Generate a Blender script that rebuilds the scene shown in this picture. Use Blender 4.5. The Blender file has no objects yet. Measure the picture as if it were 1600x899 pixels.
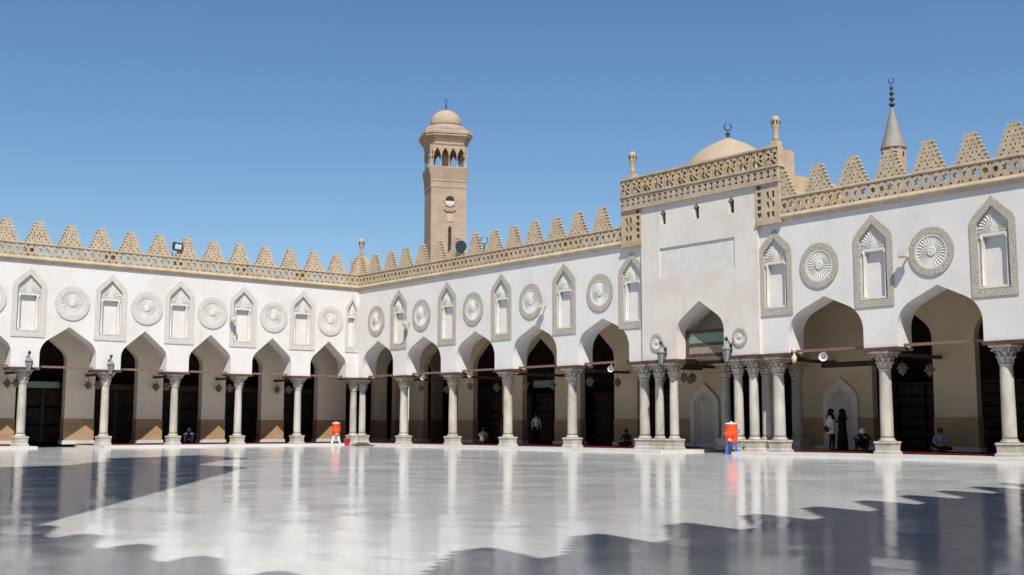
import bpy, bmesh, math, random
from mathutils import Vector, Matrix
random.seed(7)
R = math.radians
scn = bpy.context.scene
COL = scn.collection

# ------------------------------------------------------------------ camera, sky, sun, exposure
CAM_POS = (63.637, -40.0, 1.047)
YAW, PITCH, ROLL = R(140.333), R(6.815), R(0.075)
cam_data = bpy.data.cameras.new('camera'); cam = bpy.data.objects.new('camera', cam_data); COL.objects.link(cam)
fw = Vector((math.cos(PITCH) * math.cos(YAW), math.cos(PITCH) * math.sin(YAW), math.sin(PITCH)))
rt = Vector((math.sin(YAW), -math.cos(YAW), 0)); up = rt.cross(fw)
rt2 = rt * math.cos(ROLL) + up * math.sin(ROLL); up2 = up * math.cos(ROLL) - rt * math.sin(ROLL)
M = Matrix((rt2, up2, -fw)).transposed().to_4x4(); M.translation = Vector(CAM_POS)
cam.matrix_world = M
cam_data.sensor_fit = 'HORIZONTAL'; cam_data.sensor_width = 36.0; cam_data.lens = 36.0 * 1819.85 / 1600.0
cam_data.clip_start = 0.05; cam_data.clip_end = 3000
scn.camera = cam
SUN = Vector((0.657, -0.443, 1.0)).normalized()
world = bpy.data.worlds.new('World'); scn.world = world; world.use_nodes = True
wn = world.node_tree; wn.nodes.clear()
sky = wn.nodes.new('ShaderNodeTexSky'); sky.sky_type = 'NISHITA'; sky.sun_disc = False
sky.sun_elevation = math.asin(SUN.z); sky.sun_rotation = math.atan2(SUN.x, SUN.y)
sky.altitude = 0; sky.air_density = 1.0; sky.dust_density = 0.6; sky.ozone_density = 3.0
bg = wn.nodes.new('ShaderNodeBackground'); bg.inputs['Strength'].default_value = 0.077
wo = wn.nodes.new('ShaderNodeOutputWorld')
hsv = wn.nodes.new('ShaderNodeHueSaturation'); hsv.inputs['Saturation'].default_value = 1.15
wn.links.new(sky.outputs[0], hsv.inputs['Color']); wn.links.new(hsv.outputs[0], bg.inputs[0]); wn.links.new(bg.outputs[0], wo.inputs[0])
sun_data = bpy.data.lights.new('sun', 'SUN'); sun_data.energy = 4.2; sun_data.angle = R(0.25); sun_data.color = (1.0, 0.955, 0.89)
sun = bpy.data.objects.new('sun', sun_data); COL.objects.link(sun)
sun.rotation_euler = SUN.to_track_quat('Z', 'Y').to_euler(); sun.location = (30, -60, 60)
scn.view_settings.view_transform = 'Standard'; scn.view_settings.look = 'None'
scn.view_settings.exposure = 0.55; scn.view_settings.gamma = 1.0; scn.view_settings.use_curve_mapping = False

# ------------------------------------------------------------------ materials
def rgb(c): return (c[0], c[1], c[2], 1.0)
def mat(name, col, rough=0.8, col2=None, scale=2.0, bump=0.0, bscale=20.0, kind='noise', detail=6.0, metal=0.0, spec=0.3,
        stretch=(1, 1, 1), vary=0.0, lo=0.35, hi=0.65, bdist=0.02):
    m = bpy.data.materials.new(name); m.use_nodes = True
    nt = m.node_tree; N = nt.nodes; L = nt.links
    b = N['Principled BSDF']
    b.inputs['Roughness'].default_value = rough; b.inputs['Metallic'].default_value = metal
    b.inputs['Specular IOR Level'].default_value = spec
    b.inputs['Base Color'].default_value = rgb(col)
    tc = N.new('ShaderNodeTexCoord'); mp = N.new('ShaderNodeMapping'); mp.inputs['Scale'].default_value = stretch
    geo = N.new('ShaderNodeNewGeometry')
    L.new(geo.outputs['Position'] if kind != 'local' else tc.outputs['Object'], mp.inputs['Vector'])
    last = None
    if col2 is not None:
        t = N.new('ShaderNodeTexNoise'); t.inputs['Scale'].default_value = scale; t.inputs['Detail'].default_value = detail
        t.inputs['Roughness'].default_value = 0.6
        L.new(mp.outputs[0], t.inputs['Vector'])
        mr = N.new('ShaderNodeMapRange'); mr.inputs['From Min'].default_value = lo; mr.inputs['From Max'].default_value = hi
        L.new(t.outputs['Fac'], mr.inputs['Value'])
        mx = N.new('ShaderNodeMix'); mx.data_type = 'RGBA'
        mx.inputs['A'].default_value = rgb(col); mx.inputs['B'].default_value = rgb(col2)
        L.new(mr.outputs[0], mx.inputs['Factor']); last = mx.outputs['Result']
    if vary > 0:
        oi = N.new('ShaderNodeObjectInfo'); hs = N.new('ShaderNodeHueSaturation')
        m1 = N.new('ShaderNodeMapRange'); m1.inputs['To Min'].default_value = 1 - vary; m1.inputs['To Max'].default_value = 1 + vary * 0.6
        L.new(oi.outputs['Random'], m1.inputs['Value']); L.new(m1.outputs[0], hs.inputs['Value'])
        mm = N.new('ShaderNodeMath'); mm.operation = 'MULTIPLY'; mm.inputs[1].default_value = 7.31
        fr = N.new('ShaderNodeMath'); fr.operation = 'FRACT'
        L.new(oi.outputs['Random'], mm.inputs[0]); L.new(mm.outputs[0], fr.inputs[0])
        m2 = N.new('ShaderNodeMapRange'); m2.inputs['To Min'].default_value = 1 - 2.5 * vary; m2.inputs['To Max'].default_value = 1 + 2.5 * vary
        L.new(fr.outputs[0], m2.inputs['Value']); L.new(m2.outputs[0], hs.inputs['Saturation'])
        if last is not None: L.new(last, hs.inputs['Color'])
        else: hs.inputs['Color'].default_value = rgb(col)
        last = hs.outputs['Color']
    if last is not None: L.new(last, b.inputs['Base Color'])
    if bump > 0:
        t2 = N.new('ShaderNodeTexNoise'); t2.inputs['Scale'].default_value = bscale; t2.inputs['Detail'].default_value = 5
        L.new(mp.outputs[0], t2.inputs['Vector'])
        bp = N.new('ShaderNodeBump'); bp.inputs['Strength'].default_value = bump; bp.inputs['Distance'].default_value = bdist
        L.new(t2.outputs['Fac'], bp.inputs['Height']); L.new(bp.outputs[0], b.inputs['Normal'])
    return m

def carved(name, col, col2, scale=7.0, bump=0.9, dist=0.05):
    """stone or stucco with shallow carved relief"""
    m = bpy.data.materials.new(name); m.use_nodes = True
    nt = m.node_tree; N = nt.nodes; L = nt.links; b = N['Principled BSDF']
    b.inputs['Roughness'].default_value = 0.9; b.inputs['Specular IOR Level'].default_value = 0.15
    tc = N.new('ShaderNodeTexCoord')
    v = N.new('ShaderNodeTexVoronoi'); v.feature = 'DISTANCE_TO_EDGE'; v.inputs['Scale'].default_value = scale
    v.inputs['Randomness'].default_value = 0.75
    L.new(tc.outputs['Object'], v.inputs['Vector'])
    mr = N.new('ShaderNodeMapRange'); mr.inputs['From Min'].default_value = 0.0; mr.inputs['From Max'].default_value = 0.16
    mr.interpolation_type = 'SMOOTHSTEP'
    L.new(v.outputs['Distance'], mr.inputs['Value'])
    n = N.new('ShaderNodeTexNoise'); n.inputs['Scale'].default_value = 3.0; n.inputs['Detail'].default_value = 6
    geo = N.new('ShaderNodeNewGeometry'); L.new(geo.outputs['Position'], n.inputs['Vector'])
    mx = N.new('ShaderNodeMix'); mx.data_type = 'RGBA'; mx.inputs['A'].default_value = rgb(col); mx.inputs['B'].default_value = rgb(col2)
    m2 = N.new('ShaderNodeMapRange'); m2.inputs['From Min'].default_value = 0.35; m2.inputs['From Max'].default_value = 0.68
    L.new(n.outputs['Fac'], m2.inputs['Value']); L.new(m2.outputs[0], mx.inputs['Factor']); L.new(mx.outputs['Result'], b.inputs['Base Color'])
    bp = N.new('ShaderNodeBump'); bp.inputs['Strength'].default_value = bump; bp.inputs['Distance'].default_value = dist
    L.new(mr.outputs[0], bp.inputs['Height']); L.new(bp.outputs[0], b.inputs['Normal'])
    return m

def plaster(name, col, col2, stain, amount):
    """limewashed plaster: broad patches, faint vertical water streaks, small scuffs"""
    m = bpy.data.materials.new(name); m.use_nodes = True
    N = m.node_tree.nodes; L = m.node_tree.links; b = N['Principled BSDF']
    b.inputs['Roughness'].default_value = 0.9; b.inputs['Specular IOR Level'].default_value = 0.1
    geo = N.new('ShaderNodeNewGeometry')
    def noise(scale, st, detail, lo, hi, to=1.0):
        mp = N.new('ShaderNodeMapping'); mp.inputs['Scale'].default_value = st; L.new(geo.outputs['Position'], mp.inputs['Vector'])
        t = N.new('ShaderNodeTexNoise'); t.inputs['Scale'].default_value = scale; t.inputs['Detail'].default_value = detail; t.inputs['Roughness'].default_value = 0.62
        L.new(mp.outputs[0], t.inputs['Vector'])
        r = N.new('ShaderNodeMapRange'); r.inputs['From Min'].default_value = lo; r.inputs['From Max'].default_value = hi; r.inputs['To Max'].default_value = to
        L.new(t.outputs['Fac'], r.inputs['Value']); return t.outputs['Fac'], r.outputs[0]
    def mix(f, a, c):
        x = N.new('ShaderNodeMix'); x.data_type = 'RGBA'; L.new(f, x.inputs['Factor'])
        for k, v in (('A', a), ('B', c)):
            if isinstance(v, tuple): x.inputs[k].default_value = rgb(v)
            else: L.new(v, x.inputs[k])
        return x.outputs['Result']
    c = mix(noise(0.5, (1, 1, 1), 9, 0.42, 0.68)[1], col, col2)
    c = mix(noise(1.0, (2.4, 2.4, 0.22), 7, 0.56, 0.80, amount)[1], c, stain)
    c = mix(noise(2.6, (1, 1, 1), 10, 0.60, 0.72, amount * 0.8)[1], c, stain)
    L.new(c, b.inputs['Base Color'])
    bp = N.new('ShaderNodeBump'); bp.inputs['Strength'].default_value = 0.3; bp.inputs['Distance'].default_value = 0.02
    L.new(noise(4.0, (1, 1, 1), 6, 0, 1)[0], bp.inputs['Height']); L.new(bp.outputs[0], b.inputs['Normal'])
    return m
def coursed(name, c1, c2, mort, bw, rh):
    """ashlar in courses, tone varying from block to block"""
    m = bpy.data.materials.new(name); m.use_nodes = True
    N = m.node_tree.nodes; L = m.node_tree.links; b = N['Principled BSDF']
    b.inputs['Roughness'].default_value = 0.92; b.inputs['Specular IOR Level'].default_value = 0.1
    tc = N.new('ShaderNodeTexCoord'); sx = N.new('ShaderNodeSeparateXYZ'); L.new(tc.outputs['Object'], sx.inputs[0])
    ad = N.new('ShaderNodeMath'); ad.operation = 'ADD'; L.new(sx.outputs['X'], ad.inputs[0]); L.new(sx.outputs['Y'], ad.inputs[1])
    cb = N.new('ShaderNodeCombineXYZ'); L.new(ad.outputs[0], cb.inputs['X']); L.new(sx.outputs['Z'], cb.inputs['Y'])
    br = N.new('ShaderNodeTexBrick'); br.inputs['Scale'].default_value = 1; br.inputs['Brick Width'].default_value = bw; br.inputs['Row Height'].default_value = rh
    br.inputs['Mortar Size'].default_value = 0.012; br.inputs['Mortar Smooth'].default_value = 0.3
    br.inputs['Color1'].default_value = rgb(c1); br.inputs['Color2'].default_value = rgb(c2); br.inputs['Mortar'].default_value = rgb(mort)
    L.new(cb.outputs[0], br.inputs['Vector'])
    n = N.new('ShaderNodeTexNoise'); n.inputs['Scale'].default_value = 0.8; n.inputs['Detail'].default_value = 8; L.new(tc.outputs['Object'], n.inputs['Vector'])
    r = N.new('ShaderNodeMapRange'); r.inputs['From Min'].default_value = 0.45; r.inputs['From Max'].default_value = 0.75; r.inputs['To Max'].default_value = 0.5; L.new(n.outputs['Fac'], r.inputs['Value'])
    x = N.new('ShaderNodeMix'); x.data_type = 'RGBA'; L.new(r.outputs[0], x.inputs['Factor']); L.new(br.outputs['Color'], x.inputs['A']); x.inputs['B'].default_value = rgb(tuple(v * 0.72 for v in c2))
    L.new(x.outputs['Result'], b.inputs['Base Color'])
    return m
MT = {}
MT['plaster'] = plaster('white_plaster', (0.625, 0.607, 0.583), (0.565, 0.54, 0.505), (0.46, 0.42, 0.36), 0.5)
MT['plaster_portal'] = plaster('weathered_plaster', (0.605, 0.57, 0.515), (0.535, 0.49, 0.425), (0.43, 0.38, 0.305), 0.6)
MT['panel_white'] = mat('panel_plaster', (0.625, 0.605, 0.58), 0.9, (0.575, 0.55, 0.52), 1.3, 0.1, 6.0, spec=0.1)
MT['stone'] = mat('buff_stone', (0.47, 0.375, 0.26), 0.92, (0.36, 0.285, 0.195), 1.8, 0.5, 14.0, detail=8, spec=0.1, vary=0.05)
MT['stone_dome'] = mat('dome_render', (0.38, 0.305, 0.225), 0.92, (0.33, 0.26, 0.19), 0.9, 0.15, 8.0, spec=0.1)
MT['minaret'] = coursed('minaret_stone', (0.40, 0.31, 0.235), (0.355, 0.27, 0.20), (0.31, 0.235, 0.175), 0.75, 0.33)
MT['carved'] = carved('carved_stucco', (0.52, 0.48, 0.405), (0.45, 0.41, 0.335), 13.0, 1.0, 0.035)
MT['carved_pale'] = carved('pale_carved_stucco', (0.585, 0.56, 0.505), (0.53, 0.50, 0.435), 13.0, 0.6, 0.025)
MT['carved_stone'] = carved('carved_stone', (0.48, 0.385, 0.27), (0.38, 0.30, 0.205), 11.0, 0.25, 0.012)
MT['hood'] = mat('niche_stucco', (0.60, 0.58, 0.545), 0.9, (0.53, 0.505, 0.46), 2.5, 0.2, 9.0, spec=0.1)
MT['marble'] = mat('column_marble', (0.48, 0.45, 0.395), 0.5, (0.33, 0.305, 0.265), 2.2, 0.12, 9.0, detail=8, spec=0.3, stretch=(1, 1, 0.45), vary=0.1)
MT['capital'] = mat('capital_marble', (0.56, 0.51, 0.44), 0.75, (0.38, 0.33, 0.27), 6.0, 0.5, 20.0, spec=0.2, vary=0.08)
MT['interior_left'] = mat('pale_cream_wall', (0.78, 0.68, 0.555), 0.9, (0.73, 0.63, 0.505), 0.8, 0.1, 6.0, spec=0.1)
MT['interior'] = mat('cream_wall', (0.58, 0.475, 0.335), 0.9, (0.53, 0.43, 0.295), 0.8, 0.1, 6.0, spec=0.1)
MT['interior_white'] = mat('inner_white', (0.62, 0.58, 0.52), 0.9, (0.55, 0.51, 0.45), 0.9, 0.1, 6.0, spec=0.1)
MT['niche_grey'] = mat('niche_marble', (0.50, 0.475, 0.45), 0.7, (0.42, 0.40, 0.37), 1.5, spec=0.2)
MT['dark'] = mat('timber_and_shade', (0.055, 0.043, 0.034), 0.8, (0.03, 0.024, 0.02), 2.0, spec=0.1)  # timber colour; also stands in for shade in the halls and openings
MT['shelf'] = mat('shelf_timber', (0.11, 0.072, 0.048), 0.7, (0.07, 0.046, 0.03), 3.0, spec=0.2)
MT['books'] = mat('book_spines', (0.14, 0.09, 0.065), 0.8, (0.05, 0.05, 0.05), 9.0, spec=0.1)
MT['wood'] = mat('red_brown_wood', (0.10, 0.058, 0.046), 0.7, (0.06, 0.036, 0.03), 3.0, 0.2, 20.0, spec=0.2)
MT['wood_light'] = mat('faded_red_wood', (0.19, 0.125, 0.10), 0.75, (0.13, 0.085, 0.07), 3.0, 0.2, 20.0, spec=0.2)
MT['carpet'] = mat('red_carpet', (0.10, 0.013, 0.013), 0.95, (0.06, 0.009, 0.009), 3.0, 0.3, 40.0, spec=0.05)
MT['step'] = mat('step_marble', (0.60, 0.585, 0.55), 0.35, (0.50, 0.485, 0.46), 1.2, 0.08, 8.0, spec=0.4, stretch=(1, 1, 3))
MT['ground'] = mat('city_ground', (0.30, 0.24, 0.17), 0.95, (0.24, 0.19, 0.14), 0.1)
MT['lead'] = mat('lead_sheet', (0.25, 0.24, 0.215), 0.65, (0.18, 0.17, 0.15), 1.2, 0.1, 6.0, spec=0.3, stretch=(1, 1, 0.15))
MT['verdigris'] = mat('blue_green_metal', (0.03, 0.07, 0.085), 0.45, (0.02, 0.045, 0.06), 5.0, metal=0.3, spec=0.5)
MT['iron'] = mat('black_iron', (0.022, 0.022, 0.024), 0.5, (0.04, 0.038, 0.036), 8.0, spec=0.4)
MT['grey_metal'] = mat('grey_metal', (0.20, 0.21, 0.22), 0.5, (0.14, 0.15, 0.16), 6.0, spec=0.4)
MT['beige_metal'] = mat('beige_metal', (0.56, 0.48, 0.35), 0.6, (0.48, 0.40, 0.29), 6.0, spec=0.3)
MT['lens'] = mat('lamp_lens', (0.55, 0.57, 0.58), 0.15, (0.45, 0.47, 0.48), 6.0, spec=0.6)
MT['lantern_glass'] = mat('frosted_lantern_glass', (0.22, 0.25, 0.24), 0.3, (0.17, 0.19, 0.185), 6.0, spec=0.5)
MT['star'] = mat('lantern_tin', (0.30, 0.28, 0.235), 0.55, (0.10, 0.095, 0.08), 8.0, metal=0.2, spec=0.4)
MT['orange'] = mat('orange_plastic', (0.85, 0.085, 0.012), 0.4, (0.78, 0.065, 0.010), 3.0, spec=0.4)
MT['blue'] = mat('blue_plastic', (0.035, 0.10, 0.42), 0.4, (0.03, 0.085, 0.36), 3.0, spec=0.4)
MT['cyan'] = mat('pale_blue_plastic', (0.42, 0.66, 0.72), 0.45, (0.36, 0.58, 0.64), 3.0, spec=0.4)
MT['white_plastic'] = mat('white_plastic', (0.58, 0.565, 0.53), 0.45, (0.50, 0.485, 0.455), 3.0, spec=0.4)
MT['red'] = mat('red_plastic', (0.48, 0.02, 0.03), 0.45, (0.42, 0.018, 0.026), 3.0, spec=0.4)
MT['green_panel'] = mat('green_panel', (0.12, 0.22, 0.155), 0.8, (0.21, 0.27, 0.205), 9.0, stretch=(1, 1, 1.5), spec=0.2)
MT['grey_panel'] = mat('grey_panel', (0.27, 0.24, 0.205), 0.85, (0.22, 0.195, 0.165), 3.0, spec=0.1)
MT['straw'] = mat('dry_fronds', (0.17, 0.175, 0.13), 0.9, (0.10, 0.11, 0.085), 6.0, spec=0.1)
MT['skin'] = mat('skin', (0.30, 0.17, 0.11), 0.6, (0.26, 0.145, 0.09), 12.0, spec=0.3)
MT['hair'] = mat('black_hair', (0.014, 0.011, 0.010), 0.6, (0.02, 0.016, 0.014), 20.0, spec=0.3)
for k, c in dict(white_cloth=(0.62, 0.60, 0.57), cream_cloth=(0.42, 0.35, 0.26), navy_cloth=(0.025, 0.03, 0.055), black_cloth=(0.012, 0.012, 0.013),
                 brown_cloth=(0.06, 0.035, 0.03), blue_cloth=(0.20, 0.24, 0.33), dark_cloth=(0.022, 0.021, 0.021)).items():
    MT[k] = mat(k, c, 0.95, tuple(v * 0.75 for v in c), 6.0, 0.3, 25.0, spec=0.05)

def floor_mat():
    m = bpy.data.materials.new('polished_marble'); m.use_nodes = True
    nt = m.node_tree; N = nt.nodes; L = nt.links; b = N['Principled BSDF']
    geo = N.new('ShaderNodeNewGeometry')
    def noise(scale, stretch, detail=6, rot=0.0):
        mp = N.new('ShaderNodeMapping'); mp.inputs['Scale'].default_value = stretch; mp.inputs['Rotation'].default_value = (0, 0, rot)
        L.new(geo.outputs['Position'], mp.inputs['Vector'])
        t = N.new('ShaderNodeTexNoise'); t.inputs['Scale'].default_value = scale; t.inputs['Detail'].default_value = detail
        t.inputs['Roughness'].default_value = 0.65
        L.new(mp.outputs[0], t.inputs['Vector']); return t.outputs['Fac']
    def rng(src, a, b_, c=0.0, d=1.0):
        r = N.new('ShaderNodeMapRange'); r.inputs['From Min'].default_value = a; r.inputs['From Max'].default_value = b_
        r.inputs['To Min'].default_value = c; r.inputs['To Max'].default_value = d
        L.new(src, r.inputs['Value']); return r.outputs[0]
    def mix(f, a, c):
        x = N.new('ShaderNodeMix'); x.data_type = 'RGBA'
        L.new(f, x.inputs['Factor'])
        for k, v in (('A', a), ('B', c)):
            if isinstance(v, tuple): x.inputs[k].default_value = rgb(v)
            else: L.new(v, x.inputs[k])
        return x.outputs['Result']
    # slabs of slightly different tone
    br = N.new('ShaderNodeTexBrick'); br.inputs['Scale'].default_value = 1.0
    br.offset = 0.0; br.inputs['Brick Width'].default_value = 0.6; br.inputs['Row Height'].default_value = 0.6
    br.inputs['Mortar Size'].default_value = 0.004; br.inputs['Bias'].default_value = 0.0
    br.inputs['Color1'].default_value = rgb((0.575, 0.58, 0.575)); br.inputs['Color2'].default_value = rgb((0.53, 0.535, 0.53)); br.inputs['Mortar'].default_value = rgb((0.39, 0.385, 0.38))
    L.new(geo.outputs['Position'], br.inputs['Vector'])
    vein = noise(1.9, (1.0, 2.2, 1.0), 10, R(-50))
    c = mix(rng(vein, 0.47, 0.68, 0.0, 0.9), br.outputs['Color'], (0.40, 0.405, 0.41))
    wt = N.new('ShaderNodeTexWhiteNoise'); wt.noise_dimensions = '3D'
    s2 = N.new('ShaderNodeVectorMath'); s2.operation = 'SNAP'; s2.inputs[1].default_value = (0.6, 0.6, 50.0); L.new(geo.outputs['Position'], s2.inputs[0]); L.new(s2.outputs[0], wt.inputs['Vector'])
    c = mix(rng(wt.outputs['Value'], 0.0, 1.0, 0.0, 0.45), c, (0.40, 0.41, 0.425))
    big = noise(0.16, (1, 1, 1), 4)
    c = mix(rng(big, 0.35, 0.65, 0.0, 0.5), c, (0.68, 0.685, 0.69))
    L.new(c, b.inputs['Base Color'])
    L.new(rng(noise(0.5, (1, 1, 1), 5), 0.3, 0.7, 0.075, 0.15), b.inputs['Roughness'])
    b.inputs['Specular IOR Level'].default_value = 0.19
    bp = N.new('ShaderNodeBump'); bp.inputs['Strength'].default_value = 0.14; bp.inputs['Distance'].default_value = 0.008
    L.new(noise(1.3, (1, 1, 1), 3), bp.inputs['Height'])
    sn = N.new('ShaderNodeVectorMath'); sn.operation = 'SNAP'; sn.inputs[1].default_value = (0.6, 0.6, 50.0)
    L.new(geo.outputs['Position'], sn.inputs[0])
    wn_ = N.new('ShaderNodeTexWhiteNoise'); wn_.noise_dimensions = '3D'; L.new(sn.outputs[0], wn_.inputs['Vector'])
    sb = N.new('ShaderNodeVectorMath'); sb.operation = 'SUBTRACT'; sb.inputs[1].default_value = (0.5, 0.5, 0.5); L.new(wn_.outputs['Color'], sb.inputs[0])
    sc = N.new('ShaderNodeVectorMath'); sc.operation = 'MULTIPLY'; sc.inputs[1].default_value = (0.012, 0.012, 0.0); L.new(sb.outputs[0], sc.inputs[0])
    av = N.new('ShaderNodeVectorMath'); av.operation = 'ADD'; L.new(bp.outputs[0], av.inputs[0]); L.new(sc.outputs[0], av.inputs[1])
    nm = N.new('ShaderNodeVectorMath'); nm.operation = 'NORMALIZE'; L.new(av.outputs[0], nm.inputs[0]); L.new(nm.outputs[0], b.inputs['Normal'])
    return m
MT['floor'] = floor_mat()

# ------------------------------------------------------------------ mesh helpers
class MB:
    def __init__(self): self.v = []; self.f = []; self.s = []
    def add(self, vs, fs, smooth=False):
        o = len(self.v); self.v += [tuple(p) for p in vs]
        for f in fs: self.f.append([i + o for i in f]); self.s.append(smooth)
        return self
    def box(self, x0, x1, y0, y1, z0, z1, inset=0.0):
        i = inset
        vs = [(x0, y0, z0), (x1, y0, z0), (x1, y1, z0), (x0, y1, z0), (x0 + i, y0 + i, z1), (x1 - i, y0 + i, z1), (x1 - i, y1 - i, z1), (x0 + i, y1 - i, z1)]
        return self.add(vs, [(0, 3, 2, 1), (4, 5, 6, 7), (0, 1, 5, 4), (1, 2, 6, 5), (2, 3, 7, 6), (3, 0, 4, 7)])
    def lathe(self, prof, n=24, c=(0, 0), smooth=True, cap=True, rot=0.0, sx=1.0, sy=1.0):
        vs = []; fs = []
        for r, z in prof:
            for k in range(n):
                a = 2 * math.pi * k / n + rot
                vs.append((c[0] + r * math.cos(a) * sx, c[1] + r * math.sin(a) * sy, z))
        m = len(prof)
        for j in range(m - 1):
            for k in range(n):
                a = j * n + k; b = j * n + (k + 1) % n
                fs.append((a, b, b + n, a + n))
        self.add(vs, fs, smooth)
        if cap:
            o = len(self.v) - len(vs)
            self.f.append([o + k for k in range(n)][::-1]); self.s.append(False)
            self.f.append([o + (m - 1) * n + k for k in range(n)]); self.s.append(False)
        return self
    def tube(self, pts, r, n=8, smooth=True):
        pts = [Vector(p) for p in pts]; vs = []; fs = []
        for i, p in enumerate(pts):
            t = (pts[min(i + 1, len(pts) - 1)] - pts[max(i - 1, 0)]).normalized()
            a = Vector((0, 0, 1)) if abs(t.z) < 0.9 else Vector((1, 0, 0))
            u = t.cross(a).normalized(); w = t.cross(u)
            rr = r[i] if isinstance(r, (list, tuple)) else r
            for k in range(n):
                g = 2 * math.pi * k / n
                vs.append(p + u * rr * math.cos(g) + w * rr * math.sin(g))
        for i in range(len(pts) - 1):
            for k in range(n):
                a = i * n + k; b = i * n + (k + 1) % n
                fs.append((a, b, b + n, a + n))
        fs.append(tuple(range(n))[::-1]); fs.append(tuple((len(pts) - 1) * n + k for k in range(n)))
        return self.add(vs, fs, smooth)
    def prism(self, poly, y0, y1):
        """convex polygon in x,z extruded along y"""
        n = len(poly); vs = [(x, y0, z) for x, z in poly] + [(x, y1, z) for x, z in poly]
        fs = [tuple(range(n)), tuple(range(2 * n - 1, n - 1, -1))]
        for k in range(n): fs.append((k, k + n, (k + 1) % n + n, (k + 1) % n))
        return self.add(vs, fs)
    def mesh(self, name):
        me = bpy.data.meshes.new(name); me.from_pydata(self.v, [], self.f)
        me.polygons.foreach_set('use_smooth', self.s)
        bm = bmesh.new(); bm.from_mesh(me); bmesh.ops.recalc_face_normals(bm, faces=bm.faces); bm.to_mesh(me); bm.free()
        me.update(); return me
    def build(self, name, m, parent=None, loc=(0, 0, 0)):
        return obj(name, self.mesh(name), m, parent, loc)

def obj(name, me, m=None, parent=None, loc=(0, 0, 0), rotz=0.0, scale=None):
    o = bpy.data.objects.new(name, me); COL.objects.link(o)
    if m is not None:
        mm = MT[m] if isinstance(m, str) else m
        if len(me.materials) == 0: me.materials.append(mm)
    o.parent = parent; o.location = loc; o.rotation_euler = (0, 0, rotz)
    if scale: o.scale = scale
    return o
def tag(o, label, cat, group=None):
    o['label'] = label; o['category'] = cat
    if group: o['group'] = group
    return o
def thing(name, label, cat, loc=(0, 0, 0), rotz=0.0, group=None):
    o = bpy.data.objects.new(name, None); COL.objects.link(o); o.location = loc; o.rotation_euler = (0, 0, rotz)
    o.empty_display_size = 0.3
    return tag(o, label, cat, group)
def structure(o): o['kind'] = 'structure'; return o

def plate(name, outline, holes, y0, y1):
    """flat plate in the x,z plane with real holes, thick from y0 to y1"""
    cu = bpy.data.curves.new(name, 'CURVE'); cu.dimensions = '2D'; cu.fill_mode = 'BOTH'; cu.extrude = abs(y1 - y0) / 2
    for poly in [outline] + list(holes):
        sp = cu.splines.new('POLY'); sp.points.add(len(poly) - 1)
        for p, (x, z) in zip(sp.points, poly): p.co = (x, z, 0, 1)
        sp.use_cyclic_u = True
    ob = bpy.data.objects.new(name, cu)
    me = bpy.data.meshes.new_from_object(ob)
    me.transform(Matrix.Translation((0, (y0 + y1) / 2, 0)) @ Matrix.Rotation(R(90), 4, 'X'))
    bpy.data.objects.remove(ob); bpy.data.curves.remove(cu)
    me.name = name; me.polygons.foreach_set('use_smooth', [False] * len(me.polygons))
    bm = bmesh.new(); bm.from_mesh(me); bmesh.ops.remove_doubles(bm, verts=bm.verts, dist=1e-5)
    bmesh.ops.recalc_face_normals(bm, faces=bm.faces); bm.to_mesh(me); bm.free(); me.update()
    return me

def keel(cx, hw, z_spring, z_apex, rf=0.62, n=7):
    """points of a keel arch from left springing over the apex to right springing"""
    h = z_apex - z_spring; r = min(rf * hw, h * 0.98); c = hw - r
    lo, hi = R(2), R(89.5)
    for _ in range(60):
        t = (lo + hi) / 2
        y = r * math.sin(t) + (c + r * math.cos(t)) * math.cos(t) / math.sin(t)
        if y > h: lo = t
        else: hi = t
    th = (lo + hi) / 2
    right = [(cx + c + r * math.cos(th * k / n), z_spring + r * math.sin(th * k / n)) for k in range(n + 1)]
    left = [(2 * cx - x, z) for x, z in right]
    return left + [(cx, z_apex)] + right[::-1]

def arch_wall_outline(x0, x1, z0, z1, arches, z_spring, z_apex):
    """wall x0..x1, z0..z1 whose lower edge is notched by keel arches [(cx, hw, spring, apex)]"""
    pts = [(x0, z0)]
    for a in sorted(arches):
        cx, hw = a[0], a[1]; zs = a[2] if len(a) > 2 else z_spring; za = a[3] if len(a) > 3 else z_apex
        pts += [(cx - hw, z0)] + keel(cx, hw, zs, za) + [(cx + hw, z0)]
    pts += [(x1, z0), (x1, z1), (x0, z1)]
    return pts
def ngon(cx, cz, r, n, rot=0.0, sx=1.0):
    return [(cx + r * sx * math.cos(2 * math.pi * k / n + rot), cz + r * math.sin(2 * math.pi * k / n + rot)) for k in range(n)]
def star6(cx, cz, r, ri=0.55, rot=R(90), n=6):
    return [(cx + (r if k % 2 == 0 else r * ri) * math.cos(math.pi * k / n + rot), cz + (r if k % 2 == 0 else r * ri) * math.sin(math.pi * k / n + rot)) for k in range(2 * n)]

# ------------------------------------------------------------------ dimensions
Z_COURT = -0.12; Z_IN = 0.06
Z_CAP, Z_IMP = 4.0, 4.13
Z_SPR, Z_APX = 4.86, 6.37
Z_COR, Z_RAIL, Z_RTOP = 9.75, 10.02, 10.76
T_WALL = 1.0

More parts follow.
